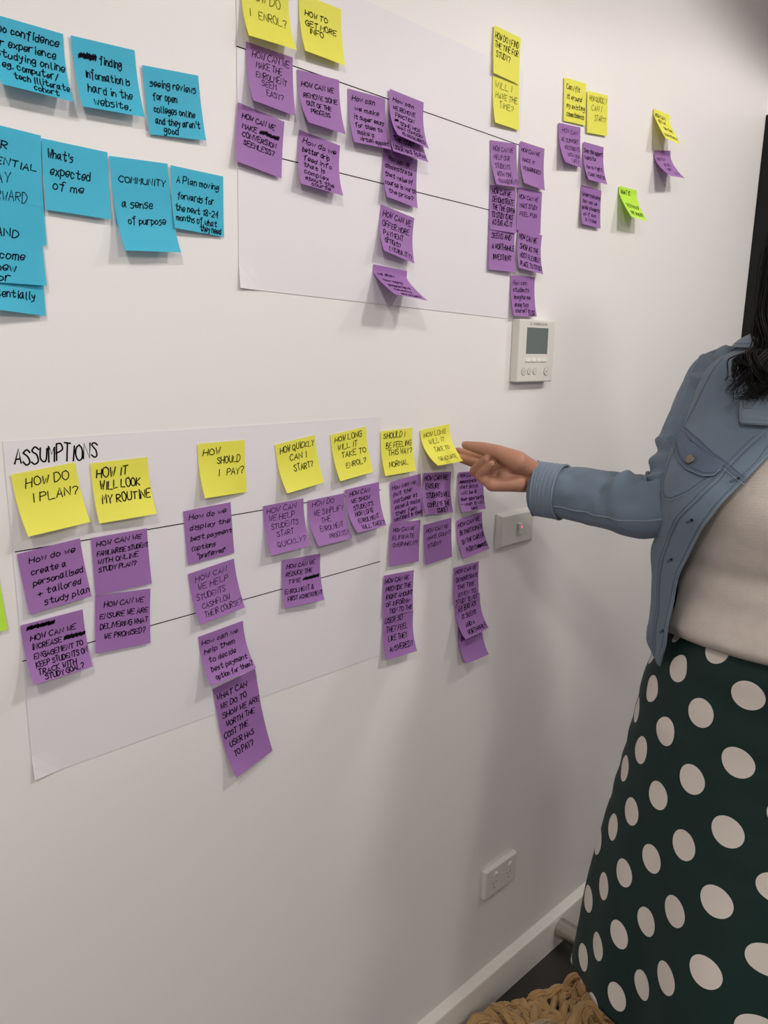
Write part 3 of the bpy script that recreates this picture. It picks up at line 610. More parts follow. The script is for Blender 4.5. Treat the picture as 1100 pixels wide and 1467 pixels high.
def remesh(bm, voxel, smooth):
    me = bpy.data.meshes.new('shell')
    bm.to_mesh(me)
    bm.free()
    ob = bpy.data.objects.new('shell', me)
    COL.objects.link(ob)
    md = ob.modifiers.new('r', 'REMESH')
    md.mode = 'VOXEL'
    md.voxel_size = voxel
    sm = ob.modifiers.new('s', 'SMOOTH')
    sm.iterations = smooth
    sm.factor = 0.5
    dg = bpy.context.evaluated_depsgraph_get()
    out = bpy.data.meshes.new_from_object(ob.evaluated_get(dg))
    bpy.data.objects.remove(ob, do_unlink=True)
    bpy.data.meshes.remove(me)
    return out

HJ = {
    'wrist': (1.0960, -0.1680, 1.3080),
    'forearm': (1.1130, -0.2900, 1.2870),
    'tC': (1.0520, -0.1650, 1.3400),
    'tM': (1.0380, -0.1350, 1.3530),
    'tI': (1.0360, -0.1000, 1.3560),
    'tT': (1.0310, -0.0680, 1.3590),
    'iM': (1.0910, -0.1080, 1.3260),
    'iP': (1.0880, -0.0720, 1.3320),
    'iD': (1.0830, -0.0420, 1.3350),
    'iT': (1.0740, -0.0140, 1.3400),
    'mM': (1.0820, -0.1060, 1.3130),
    'mP': (1.0740, -0.0680, 1.3200),
    'mD': (1.0720, -0.0400, 1.3240),
    'mT': (1.0640, -0.0130, 1.3300),
    'rM': (1.0500, -0.1230, 1.3060),
    'rP': (1.0360, -0.0880, 1.3150),
    'rD': (1.0290, -0.1060, 1.3310),
    'rT': (1.0260, -0.1200, 1.3410),
    'pM': (1.0290, -0.1320, 1.2980),
    'pP': (1.0280, -0.1060, 1.3090),
    'pD': (1.0230, -0.1220, 1.3230),
    'pT': (1.0220, -0.1340, 1.3350),
    'thenar': (1.0500, -0.1580, 1.3360),
    'hypo': (1.0640, -0.1600, 1.3010),
    'palm': (1.0540, -0.1420, 1.3120),
}
HJ = {k: Vector(v) for k, v in HJ.items()}
AX = (LX, FX, Vector((0, 0, 1)))
SH, EL = W(-.172, -.02, 1.462), Vector((1.139, -0.380, 1.287))
def body_mesh():
    bm = bmesh.new()
    ellipsoid(bm, W(0, 0.0, 1.30), AX, (.150, .090, .22))
    ellipsoid(bm, W(0, .02, 1.10), AX, (.150, .095, .17))
    ellipsoid(bm, W(0, -.01, .97), AX, (.175, .115, .16))
    capsule(bm, W(-.15, -.01, 1.465), W(.15, -.01, 1.465), .048, .048)
    capsule(bm, W(0, -.015, 1.46), W(-.015, .01, 1.62), .060, .050)
    hc = -.020
    ellipsoid(bm, W(hc, -.005, 1.685), AX, (.074, .094, .105))
    ellipsoid(bm, W(hc, .035, 1.625), AX, (.060, .058, .075))
    ellipsoid(bm, W(hc, .068, 1.575), AX, (.024, .022, .020))
    capsule(bm, W(hc, .088, 1.675), W(hc, .104, 1.637), .009, .013)
    for s in (-1, 1):
        ellipsoid(bm, W(hc + s * .012, .094, 1.634), AX, (.009, .010, .008))
        ellipsoid(bm, W(hc + s * .033, .070, 1.640), AX, (.026, .022, .022))
        capsule(bm, W(hc + s * .015, .086, 1.692), W(hc + s * .048, .070, 1.690), .007, .006)
        ellipsoid(bm, W(hc + s * .077, -.010, 1.640), AX, (.010, .019, .031))
        capsule(bm, W(s * .088, 0, .92), W(s * .085, .015, .49), .086, .054)
        capsule(bm, W(s * .085, .0, .46), W(s * .085, -.025, .30), .048, .054)
        capsule(bm, W(s * .085, -.025, .30), W(s * .085, -.030, .085), .054, .034)
        capsule(bm, W(s * .085, -.055, .048), W(s * .095, .13, .030), .036, .026)
    ellipsoid(bm, W(hc, .089, 1.607), AX, (.024, .010, .006))
    ellipsoid(bm, W(hc, .087, 1.598), AX, (.019, .010, .007))
    # her left arm hangs at her side
    a, b, c = W(.165, -.018, 1.450), W(.240, -.03, 1.21), W(.255, .05, .975)
    capsule(bm, a, b, .038, .032)
    capsule(bm, b, c, .032, .026)
    capsule(bm, c, W(.255, .065, .90), .028, .030)
    for k, (df, ln) in enumerate(((.033, .070), (.012, .080), (-.009, .075), (-.028, .060))):
        q = W(.256, .066 + df, .885)
        capsule(bm, q, q + Vector((0, 0, -ln * .55)) + FX * .008, .0095, .0085, 12)
        capsule(bm, q + Vector((0, 0, -ln * .55)) + FX * .008, q + Vector((0, 0, -ln)) + FX * .018 - LX * .006, .0085, .0075, 12)
    capsule(bm, W(.245, .085, .94), W(.235, .115, .885), .012, .009, 12)
    # her right upper arm
    capsule(bm, SH, EL, .038, .033)
    capsule(bm, EL, EL.lerp(HJ['wrist'], .75), .030, .023)
    me = remesh(bm, .0055, 5)
    # right forearm and hand, finer
    bm = bmesh.new()
    J = HJ
    capsule(bm, EL.lerp(J['wrist'], .35), EL.lerp(J['wrist'], .8), .028, .024)
    capsule(bm, EL.lerp(J['wrist'], .8), J['wrist'], .0245, .0250)
    up = Vector((0, 0, 1))
    capsule(bm, J['wrist'] + up * .009, J['iM'], .0190, .0120)
    capsule(bm, J['wrist'] + up * .003, J['mM'], .0190, .0120)
    capsule(bm, J['wrist'] - up * .004, J['rM'], .0180, .0115)
    capsule(bm, J['wrist'] - up * .010, J['pM'], .0165, .0110)
    capsule(bm, J['wrist'] + up * .010, J['tC'], .0185, .0175)
    capsule(bm, J['tC'], J['tM'], .0180, .0125)
    capsule(bm, J['tM'], J['tI'], .0126, .0114)
    capsule(bm, J['tI'], J['tT'], .0114, .0072)
    capsule(bm, J['tM'], J['wrist'].lerp(J['palm'], .25), .0120, .0190)
    capsule(bm, J['tC'], J['palm'] + Vector((.012, .01, .004)), .0150, .0150)
    capsule(bm, J['palm'], J['wrist'], .0150, .0200)
    capsule(bm, J['palm'], J['mM'], .0150, .0130)
    capsule(bm, J['hypo'], J['pM'], .0155, .0120)
    ellipsoid(bm, J['hypo'], ((J['pM'] - J['wrist']).normalized(), up, Vector((1, 0, 0))), (.034, .014, .016))
    capsule(bm, J['tM'], J['iM'], .0085, .0100)
    for f, (r0, r1, r2, r3) in {'i': (.0108, .0092, .0080, .0062), 'm': (.0108, .0094, .0082, .0064), 'r': (.0110, .0100, .0088, .0068), 'p': (.0108, .0092, .0080, .0062)}.items():
        capsule(bm, J[f + 'M'], J[f + 'P'], r0, r1, 16)
        capsule(bm, J[f + 'P'], J[f + 'D'], r1, r2, 16)
        capsule(bm, J[f + 'D'], J[f + 'T'], r2, r3, 16)
    hm = remesh(bm, .0012, 14)
    b = bmesh.new()
    b.from_mesh(me)
    b.from_mesh(hm)
    # nails, set into the finger tips
    nails = []
    for f, d0, nrm in (('t', 'tI', Vector((-.45, .10, .90))), ('r', 'rD', Vector((-.35, -.75, .30))), ('p', 'pD', Vector((-.30, -.75, .30)))):
        t = HJ[f + 'T']
        ax = (t - HJ[d0]).normalized()
        nn = (nrm - ax * nrm.dot(ax)).normalized()
        side = ax.cross(nn)
        rr = {'t': .0069, 'r': .0064, 'p': .0058}[f]
        rows = []
        for i in range(7):
            row = []
            for j in range(7):
                a = (j / 6 - .5) * 1.5
                w_ = math.sin(PI * min(.97, .18 + .7 * i / 6)) ** .4
                row.append(b.verts.new(t + ax * (rr * (.80 - .95 * (1 - i / 6))) + side * math.sin(a * w_) * (rr * .86) + nn * (math.cos(a * w_) * (rr * 1.05) - .0002 - (i / 6) ** 2 * .0008)))
            rows.append(row)
        for i in range(6):
            for j in range(6):
                fc = b.faces.new((rows[i][j], rows[i][j + 1], rows[i + 1][j + 1], rows[i + 1][j]))
                fc.material_index = 1
    # eyes
    for s in (-1, 1):
        g = bmesh.ops.create_uvsphere(b, u_segments=16, v_segments=10, radius=.0120)
        c = W(-.020 + s * .031, .0720, 1.668)
        for v in g['verts']:
            v.co += c
        for fc in {fc for v in g['verts'] for fc in v.link_faces}:
            fc.material_index = 2 if (fc.calc_center_median() - c).normalized().dot(FX) < .88 else 3
    # brows and lips
    for s in (-1, 1):
        n0 = len(b.faces)
        capsule(b, W(-.020 + s * .016, .0905, 1.692), W(-.020 + s * .046, .0745, 1.692), .0036, .0024, 10)
        b.faces.ensure_lookup_table()
        for fc in b.faces[n0:]:
            fc.material_index = 3
    lip = W(-.020, .092, 1.602)
    for fc in b.faces:
        if fc.material_index == 0:
            d = fc.calc_center_median() - lip
            if (d.dot(LX) / .026) ** 2 + (d.z / .011) ** 2 < 1 and d.dot(FX) > -.012:
                fc.material_index = 4
    me2 = bpy.data.meshes.new('body')
    b.to_mesh(me2)
    b.free()
    for p in me2.polygons:
        p.use_smooth = True
    for m in (SKIN, NAIL, mat('eye_white', (.8, .78, .75), .2), mat('iris_dark', (.03, .018, .01), .15), mat('lip', (.36, .12, .10), .4)):
        me2.materials.append(m)
    ob = bpy.data.objects.new('body', me2)
    COL.objects.link(ob)
    return own(ob)
body_mesh()

# ---- torso sections: height, half width, front depth, back depth
SEC = np.array([
    (0.30, .302, .285, .26), (0.45, .287, .255, .24), (0.60, .281, .225, .21), (0.78, .262, .192, .175), (0.90, .246, .172, .155),
    (0.98, .236, .160, .140), (1.04, .222, .156, .130), (1.10, .206, .164, .122), (1.16, .195, .150, .116), (1.24, .189, .163, .116), (1.30, .191, .180, .120),
    (1.36, .194, .155, .122), (1.42, .192, .120, .120), (1.47, .186, .092, .110), (1.510, .165, .073, .098), (1.538, .120, .062, .082), (1.565, .074, .056, .068)])
def sec(z):
    z = min(max(z, SEC[0, 0]), SEC[-1, 0])
    i = min(max(int(np.searchsorted(SEC[:, 0], z)) - 1, 0), len(SEC) - 2)
    t = (z - SEC[i, 0]) / (SEC[i + 1, 0] - SEC[i, 0])
    lo, hi = SEC[max(i - 1, 0)], SEC[min(i + 2, len(SEC) - 1)]
    p, q = SEC[i], SEC[i + 1]
    m0 = (q - lo) / (q[0] - lo[0]) * (q[0] - p[0])
    m1 = (hi - p) / (hi[0] - p[0]) * (q[0] - p[0])
    h = (2 * t ** 3 - 3 * t * t + 1) * p + (t ** 3 - 2 * t * t + t) * m0 + (3 * t * t - 2 * t ** 3) * q + (t ** 3 - t * t) * m1
    return h[1:]
def torso(phi, z, off=0.0, n=2.3):
    """phi in degrees: 0 her right side, 90 front, 180 left, -90 back"""
    a, f, b = sec(z)
    c, s = math.cos(math.radians(phi)), math.sin(math.radians(phi))
    e = 2 / n
    d = f if s > 0 else b
    l = -(a + off) * math.copysign(abs(c) ** e, c)
    q = (d + off) * math.copysign(abs(s) ** e, s)
    return W(l, q + .01, z)
def loft(fn, nu, nv, closed=False):
    """fn(u, v) -> point; u across (0..1), v along (0..1)"""
    cols = nu if closed else nu + 1
    vs = [fn(i / nu, j / nv) for j in range(nv + 1) for i in range(cols)]
    fs = []
    for j in range(nv):
        for i in range(nu):
            a, b = j * cols + i, j * cols + (i + 1) % cols
            fs.append((a, b, b + cols, a + cols))
    return vs, fs
def thick(o, t, off=-1):
    md = o.modifiers.new('thickness', 'SOLIDIFY')
    md.thickness = t
    md.offset = off
    return o
def sm(x, a, b):
    t = min(max((x - a) / (b - a), 0), 1)
    return t * t * (3 - 2 * t)

# ---- shirt
SHIRT = mat('oatmeal_jersey', (0.56, 0.50, 0.455), 0.85, bump=(220, 0.45, (1, 1, 3)), vary=(55, 0.13), spec=0.2, sheen=0.2)
def shirt(u, v):
    phi = u * 360 - 90
    hem = 1.062 + .040 * math.sin(math.radians(phi)) + .005 * math.sin(math.radians(phi) * 3)
    top = 1.535 - .055 * math.exp(-((phi - 90) / 45) ** 2)
    z = hem + (top - hem) * v
    off = .004 + .012 * (1 - sm(z, hem, hem + .08)) - .011 * (1 - sm(z, hem - .002, hem + .016)) - .020 * math.exp(-((phi - 5) / 30) ** 2) * (1 - sm(z, 1.08, 1.2))
    p = torso(phi, z, off)
    fold = .004 * noise.noise(Vector((phi * .02, z * 22, 1.3))) + .005 * math.sin(z * 60 + phi * .03) * (1 - sm(z, 1.05, 1.20))
    fold -= .010 * math.exp(-((z - 1.205) / .02) ** 2) * max(0, math.sin(math.radians(phi)))
    d = Vector((p.x - P0.x, p.y - P0.y, 0)).normalized()
    return p + d * fold
v_, f_ = loft(shirt, 120, 70, True)
own(thick(obj('shirt', v_, f_, SHIRT, smooth=True), .0015))

# ---- skirt, dark green with white dots laid on the unrolled cloth
def skirt_mat():
    m = bpy.data.materials.new('polka_dot_cloth')
    m.use_nodes = True
    nt = m.node_tree
    b = nt.nodes['Principled BSDF']
    b.inputs['Roughness'].default_value = 0.6
    b.inputs['Specular IOR Level'].default_value = 0.3
    A, B, O = Vector(DOT[0]), Vector(DOT[1]), Vector(DOT[2])
    det = A.x * B.y - A.y * B.x
    uv = nt.nodes.new('ShaderNodeUVMap')
    def N(op, *ins):
        n = nt.nodes.new('ShaderNodeVectorMath')
        n.operation = op
        for i, x in enumerate(ins):
            if isinstance(x, (tuple, Vector)):
                n.inputs[i].default_value = tuple(x)
            else:
                nt.links.new(x, n.inputs[i])
        return n
    def M(op, *ins):
        n = nt.nodes.new('ShaderNodeMath')
        n.operation = op
        for i, x in enumerate(ins):
            if isinstance(x, (int, float)):
                n.inputs[i].default_value = x
            else:
                nt.links.new(x, n.inputs[i])
        return n.outputs[0]
    s = N('SUBTRACT', uv.outputs[0], (O.x, O.y, 0)).outputs[0]
    i = N('DOT_PRODUCT', s, (B.y / det, -B.x / det, 0)).outputs['Value']
    j = N('DOT_PRODUCT', s, (-A.y / det, A.x / det, 0)).outputs['Value']
    fi = M('SUBTRACT', i, M('ROUND', i))
    fj = M('SUBTRACT', j, M('ROUND', j))
    ca = nt.nodes.new('ShaderNodeVectorMath'); ca.operation = 'SCALE'
    ca.inputs[0].default_value = (A.x, A.y, 0); nt.links.new(fi, ca.inputs['Scale'])
    cb = nt.nodes.new('ShaderNodeVectorMath'); cb.operation = 'SCALE'
    cb.inputs[0].default_value = (B.x, B.y, 0); nt.links.new(fj, cb.inputs['Scale'])
    d = N('ADD', ca.outputs[0], cb.outputs[0]).outputs[0]
    th = math.radians(DOT[4])
    e1 = N('DOT_PRODUCT', d, (math.cos(th) / DOT[3][0], math.sin(th) / DOT[3][0], 0)).outputs['Value']
    e2 = N('DOT_PRODUCT', d, (-math.sin(th) / DOT[3][1], math.cos(th) / DOT[3][1], 0)).outputs['Value']
    r2 = M('ADD', M('MULTIPLY', e1, e1), M('MULTIPLY', e2, e2))
    fac = M('LESS_THAN', r2, 1.0)
    mx = nt.nodes.new('ShaderNodeMix')
    mx.data_type = 'RGBA'
    nt.links.new(fac, mx.inputs[0])
    mx.inputs[6].default_value = (0.006, 0.024, 0.021, 1)
    mx.inputs[7].default_value = (0.66, 0.60, 0.55, 1)
    nt.links.new(mx.outputs[2], b.inputs['Base Color'])
    tc = nt.nodes.new('ShaderNodeTexCoord')
    n = nt.nodes.new('ShaderNodeTexNoise')
    n.inputs['Scale'].default_value = 900
    nt.links.new(tc.outputs['Object'], n.inputs['Vector'])
    bp = nt.nodes.new('ShaderNodeBump')
    bp.inputs['Strength'].default_value = 0.15
    bp.inputs['Distance'].default_value = 0.0006
    nt.links.new(n.outputs['Fac'], bp.inputs['Height'])
    nt.links.new(bp.outputs['Normal'], b.inputs['Normal'])
    return m
DOT = ((.0609, .0459), (.0599, -.0588), (-.1719, -1.3170), (.0232, .0206), -60)   # two lattice steps, origin, half axes, tilt
SB = math.atan(.17)
APEX = 2.25
def skirt_uv(phi, z):
    rho = (APEX - z) / math.cos(SB)
    al = math.radians(phi - 90) * math.sin(SB) * 1.02
    return rho * math.sin(al), -rho * math.cos(al)
def skirt_hem(phi):
    return .405 + .040 * math.sin(math.radians(phi)) + .012 * math.sin(math.radians(phi * 4))
def skirt(u, v):
    phi = u * 360 - 90
    z = 1.15 + (skirt_hem(phi) - 1.15) * v
    p = torso(phi, z, -.003 - .012 * sm(z, 1.05, 1.12) - .016 * math.exp(-((phi - 5) / 30) ** 2) * sm(z, 1.02, 1.08))
    d = Vector((p.x - P0.x, p.y - P0.y, 0)).normalized()
    k = sm(1.0 - z, 0.05, .65)
    wv = .016 * math.sin(math.radians(phi) * 5 + .6) + .010 * math.sin(math.radians(phi) * 9 + 2) + .018 * math.exp(-((phi - 15) / 9) ** 2) - .040 * math.exp(-((phi - 1) / 6) ** 2) + .004 * math.exp(-((phi + 14) / 8) ** 2)
    cr = .0032 * noise.noise(Vector((phi * .035 + 3 * z, z * 30, 4.1))) * (1 - sm(1.0 - z, .1, .4))
    return p + d * (k * wv + cr)
nu, nv = 200, 90
v_, f_ = loft(skirt, nu, nv)
uvs = []
for j in range(nv + 1):
    for i in range(nu + 1):
        phi = i / nu * 360 - 90
        uvs.append(skirt_uv(phi, 1.15 + (skirt_hem(phi) - 1.15) * j / nv))
own(thick(obj('skirt', v_, f_, skirt_mat(), smooth=True, uvs=uvs), .0012))
for s in (-1, 1):
    def shoe(u, v, s=s):
        a = 2 * PI * u
        f = -.095 + .265 * v
        wd = .040 * math.sin(PI * min(.96, .12 + .85 * v)) ** .45
        hh = (.062 - .026 * sm(v, .2, .8)) * (math.sin(PI * min(.98, .10 + .88 * v)) ** .3)
        return W(s * .088 + s * .006 * v + wd * math.cos(a), f, max(.002, .028 + hh * math.sin(a) * (.9 if math.sin(a) > 0 else .45)))
    v_, f_ = loft(shoe, 28, 22, True)
    f_ += [tuple(range(28)), tuple(22 * 28 + i for i in range(28))]
    own(obj('shoe', v_, f_, mat('black_leather', (.015, .014, .014), .35), smooth=True))

# ---- denim jacket
def denim(name, c):
    m = mat(name, c, 0.75, bump=(420, 0.5, (1, 1, 2.5)), vary=(13, 0.16), spec=0.2, sheen=0.15)
    return m
DENIM = denim('faded_denim', (0.142, 0.192, 0.252))
DENIM2 = denim('darker_denim', (0.100, 0.138, 0.198))
SEAM = mat('denim_seam', (0.070, 0.096, 0.138), 0.8)
EDGE = mat('denim_worn_edge', (0.195, 0.245, 0.300), 0.8)
PZ = [0.985, 1.03, 1.075, 1.133, 1.196, 1.273, 1.328, 1.358, 1.387, 1.44, 1.50, 1.56]
PP = [27, 32, 36, 38, 43, 53.4, 64, 71, 76, 79, 77, 70]                       # where the right front edge runs, by height
def placket(z):
    return float(np.interp(z, PZ, PP))
def jk_off(phi, z):
    side = math.exp(-((phi - 5) / 45) ** 2)
    low = 1 - sm(z, 1.33, 1.46)
    if -70 < phi < 40:                       # scooped in at the armhole, where the sleeve comes out
        side *= 1 - (1 - sm(phi, 8, 25)) * sm(z, 1.21, 1.30)
    low2 = .016 * (1 - sm(z, 1.08, 1.24)) if phi < -40 else 0
    return .012 + low2 + .004 * low + (-.022 + .050 * sm(z, .98, 1.22)) * side * low
def jacket(phi, z, off=0.0):
    p = torso(phi, z, jk_off(phi, z) + off, 2.3 + .55 * (1 - sm(z, 1.36, 1.48)))
    d = Vector((p.x - P0.x, p.y - P0.y, 0)).normalized()
    w_ = .006 * noise.noise(Vector((phi * .03, z * 9, 7.7))) + .0025 * noise.noise(Vector((phi * .09, z * 25, 2.2)))
    low = 1 - sm(z, 1.05, 1.20)
    w_ += .006 * low * math.sin(phi * .11 + 1)
    return p + d * w_ * (1 - .7 * sm(z, 1.48, 1.55))
def jhem(phi):
    return 1.058 - .022 * math.exp(-((phi - 24) / 20) ** 2)
def jk(u, v):
    e = (u - .5)
    zt = 1.560
    # edges first, then the column angle at that height
    z0 = jhem(24 - 400 * u)
    z = z0 + (zt - z0) * v
    p0, p1 = placket(z), -180 - placket(z) * .8 - 6
    return jacket(p0 + (p1 - p0) * u, z)
v_, f_ = loft(jk, 150, 90)
JK = own(thick(obj('jacket', v_, f_, DENIM, smooth=True), .0028, 1))
JK['label'] = 'faded blue denim jacket worn open'
def jsurf(off):
    def s(u, v):
        p = jacket(u, v, off)
        a = jacket(u + .6, v, off) - jacket(u - .6, v, off)
        b = jacket(u, v + .002, off) - jacket(u, v - .002, off)
        n = b.cross(a).normalized()
        c = Vector((p.x - P0.x, p.y - P0.y, 0))
        return p, n if n.dot(c) > 0 else -n
    return s
def seam(name, lines, width, m, lift=.0004, parent=JK, off=.0004, dense=24):
    L = []
    for l in lines:
        q = []
        for a, b in zip(l[:-1], l[1:]):
            q += [(a[0] + (b[0] - a[0]) * k / dense, a[1] + (b[1] - a[1]) * k / dense) for k in range(dense)]
        L.append(q + [l[-1]])
    vs, fs = [], []
    sf = jsurf(off)
    for s in L:
        P = [sf(*c) for c in s]
        pts = [p + n * lift for p, n in P]
        base = len(vs)
        for i, (p, (_, n)) in enumerate(zip(pts, P)):
            t = (pts[min(i + 1, len(pts) - 1)] - pts[max(i - 1, 0)]).normalized()
            sd = n.cross(t).normalized() * width * .5
            vs += [p + sd, p + n * .0004, p - sd]
            if i:
                a = base + 3 * i
                fs += [(a - 3, a - 2, a + 1, a), (a - 2, a - 1, a + 2, a + 1)]
    return obj(name, vs, fs, m, parent)
def stitch(lines, width=.0012, m=None, parent=JK, off=.0004):
    """broken rows of stitches"""
    out = []
    for l in lines:
        for a, b in zip(l[:-1], l[1:]):
            L = math.hypot((b[0] - a[0]) * .0033, b[1] - a[1])
            n = max(1, int(L / .004))
            for k in range(n):
                t0, t1 = (k + .12) / n, (k + .80) / n
                out.append([(a[0] + (b[0] - a[0]) * t0, a[1] + (b[1] - a[1]) * t0), (a[0] + (b[0] - a[0]) * t1, a[1] + (b[1] - a[1]) * t1)])
    return seam("stitching", out, width, m or SEAM, parent=parent, off=off, dense=2)

# sleeves
def spline(P, t):
    n = len(P) - 1
    k = min(int(t * n), n - 1)
    f = t * n - k
    a, b, c, d = P[max(k - 1, 0)], P[k], P[k + 1], P[min(k + 2, n)]
    return .5 * (2 * b + (c - a) * f + (2 * a - 5 * b + 4 * c - d) * f * f + (3 * b - a - 3 * c + d) * f ** 3)
def sleeve(name, pts, rad, fold, seed, length_scale=1.0):
    T = lambda t: (spline(pts, min(t + .01, 1)) - spline(pts, max(t - .01, 0))).normalized()
    ref = Vector((0, 0, 1))
    def fr(t):
        ax = T(t)
        a = (ref - ax * ref.dot(ax))
        a = (a if a.length > .2 else FX - ax * FX.dot(ax)).normalized()
        return ax, a, ax.cross(a)
    def fn(u, v):
        th = 2 * PI * u
        ax, a, b = fr(v)
        r = float(np.interp(v, rad[0], rad[1]))
        n1 = noise.noise(Vector((math.cos(th) * 1.1, math.sin(th) * 1.1, v * 9 + seed)))
        n2 = noise.noise(Vector((math.cos(th) * 2.2 + v * 6, math.sin(th) * 2.2, v * 22 + seed * 3)))
        r += (.0060 * n1 + .0026 * n2) * (1 - .8 * sm(v, .86, .92))
        for c, w_, amp, ang, spread, tilt in fold:
            dv = v - c - tilt * math.cos(th - ang)
            k = max(0.0, math.cos((th - ang) / 2)) ** spread
            r += amp * k * (math.exp(-(dv / w_) ** 2) - .8 * math.exp(-((dv - 1.7 * w_) / w_) ** 2))
        return spline(pts, v) + (a * math.cos(th) + b * math.sin(th)) * r, fr(v)
    v_, f_ = loft(lambda u, v: fn(u, v)[0], 84, 150, True)
    o = thick(obj(name, v_, f_, DENIM, JK, smooth=True), .0022)
    o['label'] = 'denim sleeve'
    return fn
CF = Vector((1.103, -0.172, 1.287))                                  # where the right cuff opens
EB = EL + Vector((0, 0, .002))
path = [W(-.120, -.035, 1.462), SH + Vector((0, 0, .004)), SH.lerp(EB, .55) + LX * -.004, EB, EB.lerp(CF, .5) + Vector((0, 0, -.002)), CF]
rs = sleeve('sleeve', path,
            ([0, .10, .20, .30, .40, .50, .60, .70, .80, .90, 1.0], [.060, .062, .056, .047, .042, .047, .051, .050, .047, .043, .041]),
            [(.42, .022, .0058, .3, 1, .04), (.485, .020, .0070, .5, 1, .04), (.55, .020, .0068, .7, 1, .035), (.61, .016, .0065, .6, 2, .02), (.37, .018, .0075, .2, 1, .03), (.68, .02, .0045, 5.6, 2, .04), (.76, .018, .0050, 6.1, 2, -.04),
             (.16, .011, .0070, 5.8, 2, .035), (.21, .011, .0060, 5.9, 2, .025), (.12, .010, .0060, 5.7, 2, .04), (.27, .016, .0050, 5.6, 2, -.03)], 3.1)
# cuff band: rows of stitching run round it
def cuff(u, v):
    t = .895 + .110 * v
    p, (ax, a, b) = rs(u, min(t, 1.0))
    c = spline(path, min(t, 1.0))
    d = (p - c)
    far = d.normalized().dot(Vector((.69, .72, 0)))
    ex = ax * (max(0, t - 1) * .25 + (.036 if far > 0 else .014) * far * v * v)
    return c + ex + d.normalized() * (.0475 + .0016 * math.cos(2 * PI * u) + .00028 * math.cos(v * 2 * PI * 7))
v_, f_ = loft(cuff, 84, 70, True)
cf = thick(obj('cuff', v_, f_, denim('cuff_denim', (.165, .222, .290)), JK, smooth=True), .0035)
def around(name, v, r, m, rad=.0012):
    vs, fs = [], []
    n, k = 84, 6
    for i in range(n):
        p = cuff(i / n, v)
        c = spline(path, min(.895 + .110 * v, 1))
        d = (p - c).normalized()
        ax = rs(0, min(.895 + .110 * v, 1))[1][0]
        for j in range(k):
            a = 2 * PI * j / k
            vs.append(p + d * (r + rad * math.cos(a)) + ax * rad * math.sin(a))
    for i in range(n):
        for j in range(k):
            fs.append((i * k + j, ((i + 1) % n) * k + j, ((i + 1) % n) * k + (j + 1) % k, i * k + (j + 1) % k))
    return obj(name, vs, fs, m, JK, smooth=True)
around('cuff_edge', .985, 0, EDGE)
around('cuff_seam', .02, .0, EDGE, .0009)
# forearm seam of the sleeve
def sleeve_line(name, pts, width, m, lift):
    vs, fs = [], []
    q = []
    for a, b in zip(pts[:-1], pts[1:]):
        q += [(a[0] + (b[0] - a[0]) * k / 20, a[1] + (b[1] - a[1]) * k / 20) for k in range(20)]
    q.append(pts[-1])
    P = []
    for u, v in q:
        p, (ax, a, b) = rs(u, v)
        P.append((p, (p - spline(path, v)).normalized()))
    for i, (p, n) in enumerate(P):
        t = (P[min(i + 1, len(P) - 1)][0] - P[max(i - 1, 0)][0]).normalized()
        sd = n.cross(t).normalized() * width * .5
        vs += [p + sd, p + n * lift, p - sd]
        if i:
            a = 3 * i
            fs += [(a - 3, a - 2, a + 1, a), (a - 2, a - 1, a + 2, a + 1)]
    return obj(name, vs, fs, m, JK, smooth=True)
SU = .69
sleeve_line('sleeve_seam', [(SU + .03, .50), (SU + .02, .62), (SU, .76), (SU - .005, .895)], .0030, EDGE, .0016)
lp = [W(.110, -.03, 1.462), W(.165, -.018, 1.456), W(.208, -.024, 1.36), W(.240, -.03, 1.21), W(.250, .01, 1.09), W(.256, .055, .985)]
keep = rs
rs = sleeve('sleeve', lp, ([0, .15, .3, .5, .7, .9, 1], [.056, .058, .055, .051, .048, .045, .044]), [(.55, .03, .003, 2.6, 2, .02), (.64, .03, .003, 2.9, 2, .02)], 8.4)
rs = keep

# yoke, placket, pocket and seams of the right front
YK = [(21, 1.416), (41, 1.403), (61, 1.377), (70.5, 1.359)]
YK2 = [(p, z - .010) for p, z in YK]
seam('yoke_band', [[((a[0] + b[0]) / 2, (a[1] + b[1]) / 2) for a, b in zip(YK, YK2)]], .0095, DENIM2)
seam('yoke_seam', [YK2], .0016, EDGE, off=.0006)
stitch([[(p, z - .001) for p, z in YK], [(p, z - .0078) for p, z in YK]], off=.0008)
PI_ = [(76, 1.455), (70, 1.412), (65, 1.384), (59, 1.350), (51, 1.320), (41, 1.289), (34, 1.256), (30, 1.215), (27.5, 1.16), (25.5, 1.10), (24, 1.046)]
seam('placket_seam', [PI_], .0015, EDGE)
stitch([[(p - 1.6, z) for p, z in PI_[1:]], [(p + 1.2, z) for p, z in PI_[1:]]])
ED = [(placket(z) - .5, z) for z in np.linspace(1.042, 1.50, 26)]
seam('front_edge', [ED], .0020, EDGE, dense=4)
stitch([[(placket(z) - 2.0, z) for z in np.linspace(1.046, 1.48, 14)]])
PK = [(26.5, 1.398), (26.0, 1.354), (25.5, 1.322), (29.0, 1.3105), (34.5, 1.3115), (47, 1.3285), (56.5, 1.353)]
seam('pocket_edge', [PK], .0014, EDGE, dense=10)
stitch([[(27.8, 1.396), (27.3, 1.354), (26.9, 1.324), (29.5, 1.314), (34.2, 1.3145), (46, 1.331), (55, 1.354)]])
AH = [(22, 1.515), (27, 1.483), (25, 1.447), (21.5, 1.418), (22.5, 1.381), (22.5, 1.340), (23, 1.30), (23, 1.246)]
seam('armhole_seam', [AH], .0018, EDGE, dense=10)
stitch([[(p + 1.6, z) for p, z in AH]])
